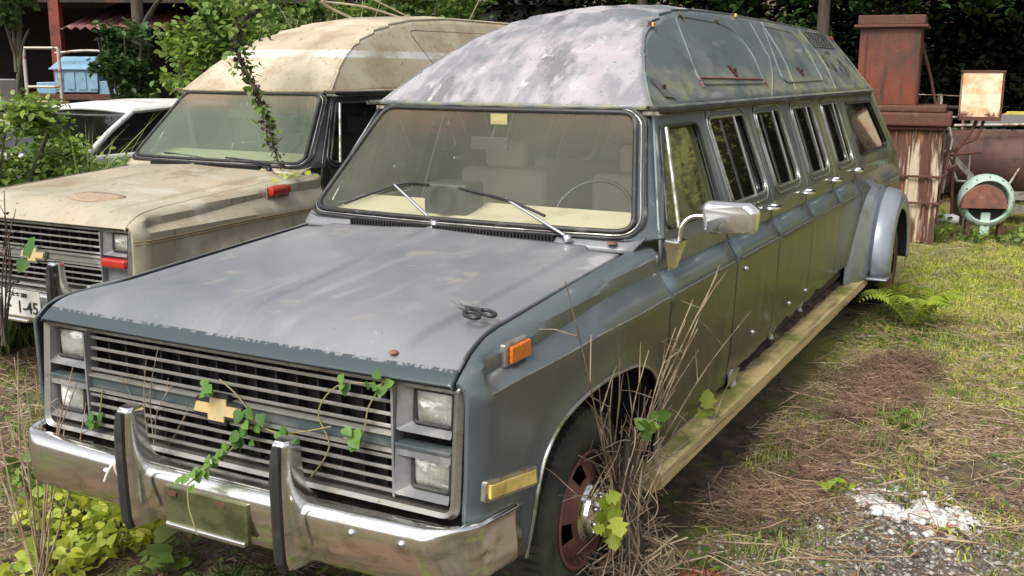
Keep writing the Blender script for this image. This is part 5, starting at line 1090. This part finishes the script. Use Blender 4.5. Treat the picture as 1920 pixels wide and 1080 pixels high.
# blue machine
BM = empty('blue_machine', (-10.2,8.0,0), rad(30), label='light blue painted farm machine with gabled hood in front of the shed', cat='machine')
MT['blue'] = mat('light_blue_enamel', (.16,.30,.42), .5, 0, [((.24,.38,.46), [('n',iso(4),.45,.65)], .6), ((.12,.07,.05), [('n',iso(8),.60,.68,3)], .8)])
b_ = MB(); b_.box((-.28,-.28,1.72),(.30,.28,2.06)); b_.add([(-.36,-.33,2.04),(.38,-.33,2.04),(.30,-.1,2.22),(-.22,-.1,2.22),(-.36,.33,2.04),(.38,.33,2.04),(.30,.1,2.22),(-.22,.1,2.22)], [(0,1,2,3),(4,7,6,5),(3,2,6,7),(0,3,7,4),(1,5,6,2),(0,4,5,1)]); b_.build('hood', MT['blue'], BM, bevel=.01)
b_ = MB(); b_.box((-.56,-.26,1.70),(-.29,.26,1.86)); b_.build('side_box', MT['blue'], BM, bevel=.01); MB().box((.31,-.26,1.68),(.60,.26,1.88)).build('side_box', MT['blue'], BM, bevel=.01)
b_ = MB(); b_.tube(cat([(-.25,-.3,2.26),(.2,-.3,2.30),(.48,-.3,2.24),(.58,-.3,1.9)],5), .02, 6); b_.build('handle_pipe', MT['palepipe'], BM, 60)
b_ = MB(); b_.box((-.62,-.3,1.62),(.66,.3,1.70)); b_.box((-.5,-.25,0),(-.4,.25,1.62)); b_.box((.4,-.25,0),(.5,.25,1.62)); b_.build('stand', MT['rust'], BM)
for k in range(4): MB().box((.01*k-.28+.15*k,-.292,1.76),(-.17+.16*k,-.281,2.0)).build('access_panel', MT['blue'], BM, bevel=.004)
# white car in the weeds
CAR = empty('white_car', (-6.55,3.3,.36), rad(0), label='abandoned white car with dark windows sunk in weeds behind the beige van', cat='car')
MT['white'] = mat('chalky_white_paint', (.60,.60,.58), .45, 0, [((.38,.35,.28), [('n',iso(3),.52,.66)], .7), ((.25,.13,.07), [('n',iso(6),.66,.71,5)], .8)])
def carf(u, v): return (u*(.82-.10*v), 0, 0)
b_ = MB(); body = [(-.4,.45),(-.3,.72),(.6,.83),(1.0,.88),(4.2,.90),(4.6,.5)]
b_.grid([[(sx_*.86*k,y,z) for sx_,k in ((-1,1),(-1,.96),(1,.96),(1,1))] for y,z in body]); 
for sx_ in (-1,1): b_.add([(sx_*.86,y,z) for y,z in body]+[(sx_*.86,4.5,.25),(sx_*.86,-.4,.25)], [tuple(range(8))])
b_.build('body', MT['white'], CAR, bevel=.03)
b_ = MB(); b_.grid([[(x*(.66),y,z+.04*(1-x*x)) for x in np.linspace(-1,1,9)] for y,z in ((1.62,1.265),(1.75,1.30),(2.4,1.335),(3.2,1.32),(3.6,1.26))]); b_.build('roof', MT['white'], CAR, 60, solid=.03)
for sx_ in (-1,1):
    MB().tube([(sx_*.80,.92,.86),(sx_*.74,1.3,1.10),(sx_*.665,1.66,1.275)], [.03,.028,.028], 8).build('front_pillar', MT['white'], CAR, 60)
    MB().tube([(sx_*.80,2.35,.88),(sx_*.66,2.4,1.31)], .03, 6).build('door_pillar', MT['white'], CAR, 60)
    MB().tube([(sx_*.66,1.66,1.275),(sx_*.67,2.4,1.32),(sx_*.66,3.4,1.29),(sx_*.80,4.0,.9)], .028, 6).build('roof_rail', MT['white'], CAR, 60)
    MB().add([(sx_*.79,1.0,.88),(sx_*.65,1.68,1.26),(sx_*.65,3.3,1.28),(sx_*.79,3.9,.9)], [(0,1,2,3)]).build('side_window', MT['sideg'], CAR)
MB().add([(-.78,.92,.88),(.78,.92,.88),(.64,1.64,1.26),(-.64,1.64,1.26)], [(0,1,2,3)]).build('windscreen', MT['sideg'], CAR)
MB().box((-.8,.8,.3),(.8,4.2,.7)).build('cabin_floor', MT['soot'], CAR)
for sx_ in (-1,1):
    for y in (.3,3.7): MB().lathe([(0,.0),(.28,.0),(.3,-.08),(.28,-.16),(0,-.16)], (sx_*.78+.08,y,.10), 'x', 24).build('wheel', MT['tyre'], CAR, 40)
# timber building far behind, and a small roof cap
WB = empty('timber_building', (-8.6,18.2,0), rad(28), label='grey weathered plank building behind the roofs at the top centre', cat='building')
b_ = MB()
for k in range(16): b_.box((-1.0,-.06+.012*(k%2),k*.24),(1.3,2.5,k*.24+.225))
b_.build('plank_wall', mat('grey_weathered_planks', (.15,.145,.13), .85, 0, [((.07,.065,.06), [('n',(2,2,30),.45,.6)], .9)]), WB)
b_ = MB(); b_.box((-1.2,-.3,3.45),(1.5,2.8,3.58)); b_.build('eave', mat('grey_eave', (.30,.29,.28), .8), WB)
b_ = MB(); b_.box((-.22,-.2,0),(.22,.2,3.42), M=Matrix.Translation((-4.6,19.4,0))); b_.box((-.38,-.3,3.42),(.38,.3,3.50), M=Matrix.Translation((-4.6,19.4,0))); tag(b_.build('concrete_post', mat('grey_concrete_post', (.22,.22,.21), .85), None, bevel=.02), 'grey capped concrete post just visible above the grey van roof', 'post')

# ------------------------------------------------------------------ trees, bushes and dark wood
def ball(n, c, r, hollow=.55):
    d = rng.normal(size=(n,3)); d /= np.linalg.norm(d,axis=1)[:,None]; return np.array(c)+d*np.array(r)*((hollow+(1-hollow)*rng.random(n))[:,None])
def clumps(n, c, r, k, cr):
    C = ball(k, c, r, .35); i = rng.integers(0,k,n); return C[i]+rng.normal(size=(n,3))*cr*np.array([1,1,.75])
def tree(name, x, y, h, tr, crown, n, size, m, label, group=None, lean=0, bark='bark', cat_='tree'):
    z = gh(x,y); R = empty(name, (x,y,z), label=label, cat=cat_, group=group); s_ = MB()
    s_.tube(cat([(0,0,-.2),(lean*.3,.0,h*.35),(lean*.7,.1,h*.7),(lean,.1,h)],4), list(np.linspace(tr,tr*.35,13)), 10)
    for k in range(7):
        a = k*2.4; z0 = h*(.45+.07*k); s_.tube(cat([(lean*z0/h,0,z0),(math.cos(a)*crown[1]*.4,math.sin(a)*crown[1]*.4,z0+.5),(math.cos(a)*crown[1]*.8,math.sin(a)*crown[1]*.8,z0+.7)],3), [tr*.4]*3+[tr*.25]*3+[tr*.1], 6)
    s_.build('trunk', MT[bark], R, 60)
    leaves('crown', clumps(n, (lean*.8,0,crown[0]), (crown[1],crown[1],crown[2]), 60, crown[1]*.16), size, m, R, up=.3)
    return R
# tall dark trees at the back; their crowns overhang the frame and keep the wood behind dark
dk = [(-6.8,17.5,'nearest the timber building'),(-3.4,18.5,'left of the capped post'),(-.8,17.2,'straight behind the incinerator'),(1.6,18.2,'behind the switch box'),(4.2,17.6,'at the right edge'),(-2.0,21.5,'in the second row behind the grey van'),(2.8,22.5,'in the second row at the right'),(-5.4,22.5,'in the second row at the centre'),(.4,24.5,'deepest in the wood'),(-10.5,20.5,'behind the shed')]
for i,(x,y,lb) in enumerate(dk):
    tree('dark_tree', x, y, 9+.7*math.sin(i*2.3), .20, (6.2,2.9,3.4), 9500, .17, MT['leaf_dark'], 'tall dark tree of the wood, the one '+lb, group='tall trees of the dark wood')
for i,(x,y,lb) in enumerate(((-4.6,15.6,'above the grey van roof'),(-1.3,15.2,'over the rusty incinerator'),(2.3,15.4,'above the brown tank'),(5.4,15.0,'beyond the right edge'))):  # added trees, crowns out of view, to block sun from the wood
    tree('added_shade_tree', x, y, 7.6, .13, (6.7,2.5,1.6), 5200, .30, MT['leaf_dark'], 'slim tree added to shade the wood edge, the one '+lb, group='trees added to shade the wood edge')
# under-storey of the wood, reads as one mass
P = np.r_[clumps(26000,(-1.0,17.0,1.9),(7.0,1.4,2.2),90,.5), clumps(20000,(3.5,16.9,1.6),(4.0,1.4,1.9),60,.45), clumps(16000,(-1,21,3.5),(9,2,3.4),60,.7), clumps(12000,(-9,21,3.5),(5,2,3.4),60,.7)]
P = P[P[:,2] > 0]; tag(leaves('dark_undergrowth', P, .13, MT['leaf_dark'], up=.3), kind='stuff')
P = np.r_[clumps(1500,(.6,16.0,3.2),(3.5,.6,1.0),18,.28), clumps(900,(-3.6,16.4,3.5),(2.5,.6,.4),12,.25)]; tag(leaves('sunlit_twigs', P, .14, MT['leaf_deep'], up=.4), kind='stuff')
def bush(x, y, r, z, n, size, m, label, name='bush', k=34, z0=None):
    g0 = gh(x,y); R = empty(name, (x,y,g0), label=label, cat='bush'); C = clumps(n,(0,0,z),r,k,min(r)*.17); C = C[C[:,2] > 0]; leaves('foliage', C, size, m, R, up=.35)
    s_ = MB()
    for i in range(9): a = i*.7; s_.tube([(.1*math.cos(a),.1*math.sin(a),-.1),(r[0]*.5*math.cos(a),r[1]*.5*math.sin(a),z*.8),(r[0]*.8*math.cos(a),r[1]*.8*math.sin(a),z*1.2)], [.03,.018,.008], 5)
    s_.build('branches', MT['bark'], R, 60); return R
bush(-6.35,6.7,(.85,.6,.85),1.95,5500,.085,MT['leaf_lush'],'bright green bush between the shed and the beige van roof')
bush(-8.15,6.95,(.38,.4,.62),1.75,2400,.085,MT['leaf_deep'],'deep green climber mass right of the blue machine')
bush(-6.7,8.3,(1.0,.6,.8),2.0,3600,.09,MT['leaf_mid'],'loose green bush rising behind the beige van roof')
bush(-7.9,9.3,(.9,.6,.8),2.15,3000,.09,MT['leaf_mid'],'sunlit bush in front of the shed roof')
bush(-5.3,2.75,(.55,.9,.92),1.28,8500,.065,MT['leaf_lush'],'large leafy weed bush left of the beige hood')
bush(-5.45,4.0,(.85,.85,.5),1.02,7500,.06,MT['leaf_lush'],'leafy weeds smothering the white car side')
bush(-8.3,13.2,(2.2,1.0,.9),3.1,3500,.14,MT['leaf_deep'],'dark green treetop above the beige van roof')
bush(-6.9,11.5,(1.4,.9,.8),2.6,3000,.10,MT['leaf_mid'],'pale green bush behind the roof rail of the beige van')
tree('slender_tree', -8.85, 7.8, 4.6, .11, (4.1,1.0,.8), 1500, .10, MT['leaf_deep'], 'slender dark trunk standing before the red cabinet', bark='bark')
tree('conifer', -8.38, 5.55, 3.2, .05, (2.75,.36,.75), 2000, .08, MT['leaf_deep'], 'feathery dark green tree at the left edge above the pipe rack')
# tall grass
P = []
for _ in range(12000):
    x = random.uniform(-7.5,-4.3); y = random.uniform(1.6,6.8)
    if x < -5.9 and y > 3: continue
    P.append((x,y,gh(x,y)))
tag(blades('tall_grass', P, .80, .020, mat('tall_green_grass', (.10,.19,.03), .6, 0, [((.22,.32,.06), [('rnd',.3,.9)], None)], trans=.3), lean=.75), kind='stuff')
for i,(x,y,h_,lb) in enumerate(((-5.0,3.5,1.55,'in front of the crate'),(-5.5,3.9,1.45,'left of the white car'))):
    P = [(x+random.gauss(0,.14),y+random.gauss(0,.14),gh(x,y)) for _ in range(90)]; tag(blades('pampas_grass', P, h_, .028, mat('arching_grass_%s' % 'ab'[i], (.18,.28,.05), .55, 0, [((.30,.38,.10), [('rnd',.3,.9)], None)], trans=.3), lean=.7), 'tall arching grass tuft '+lb, 'grass tuft')
P = [(-6.1+random.gauss(0,.5),8.2+random.gauss(0,.3),1.3) for _ in range(260)]
tag(blades('reed_clump', P, 1.6, .022, mat('pale_reeds', (.26,.28,.12), .7, 0, [((.40,.34,.2), [('rnd',.5,.9)], None)]), lean=.8), 'pale reeds with dry plumes behind the beige roof', 'reeds')
# ------------------------------------------------------------------ keep the tree of parts at most thing > part > sub-part
for o in list(bpy.data.objects):
    while o.parent and o.parent.parent and o.parent.parent.parent: o.location += o.parent.location; o.parent = o.parent.parent
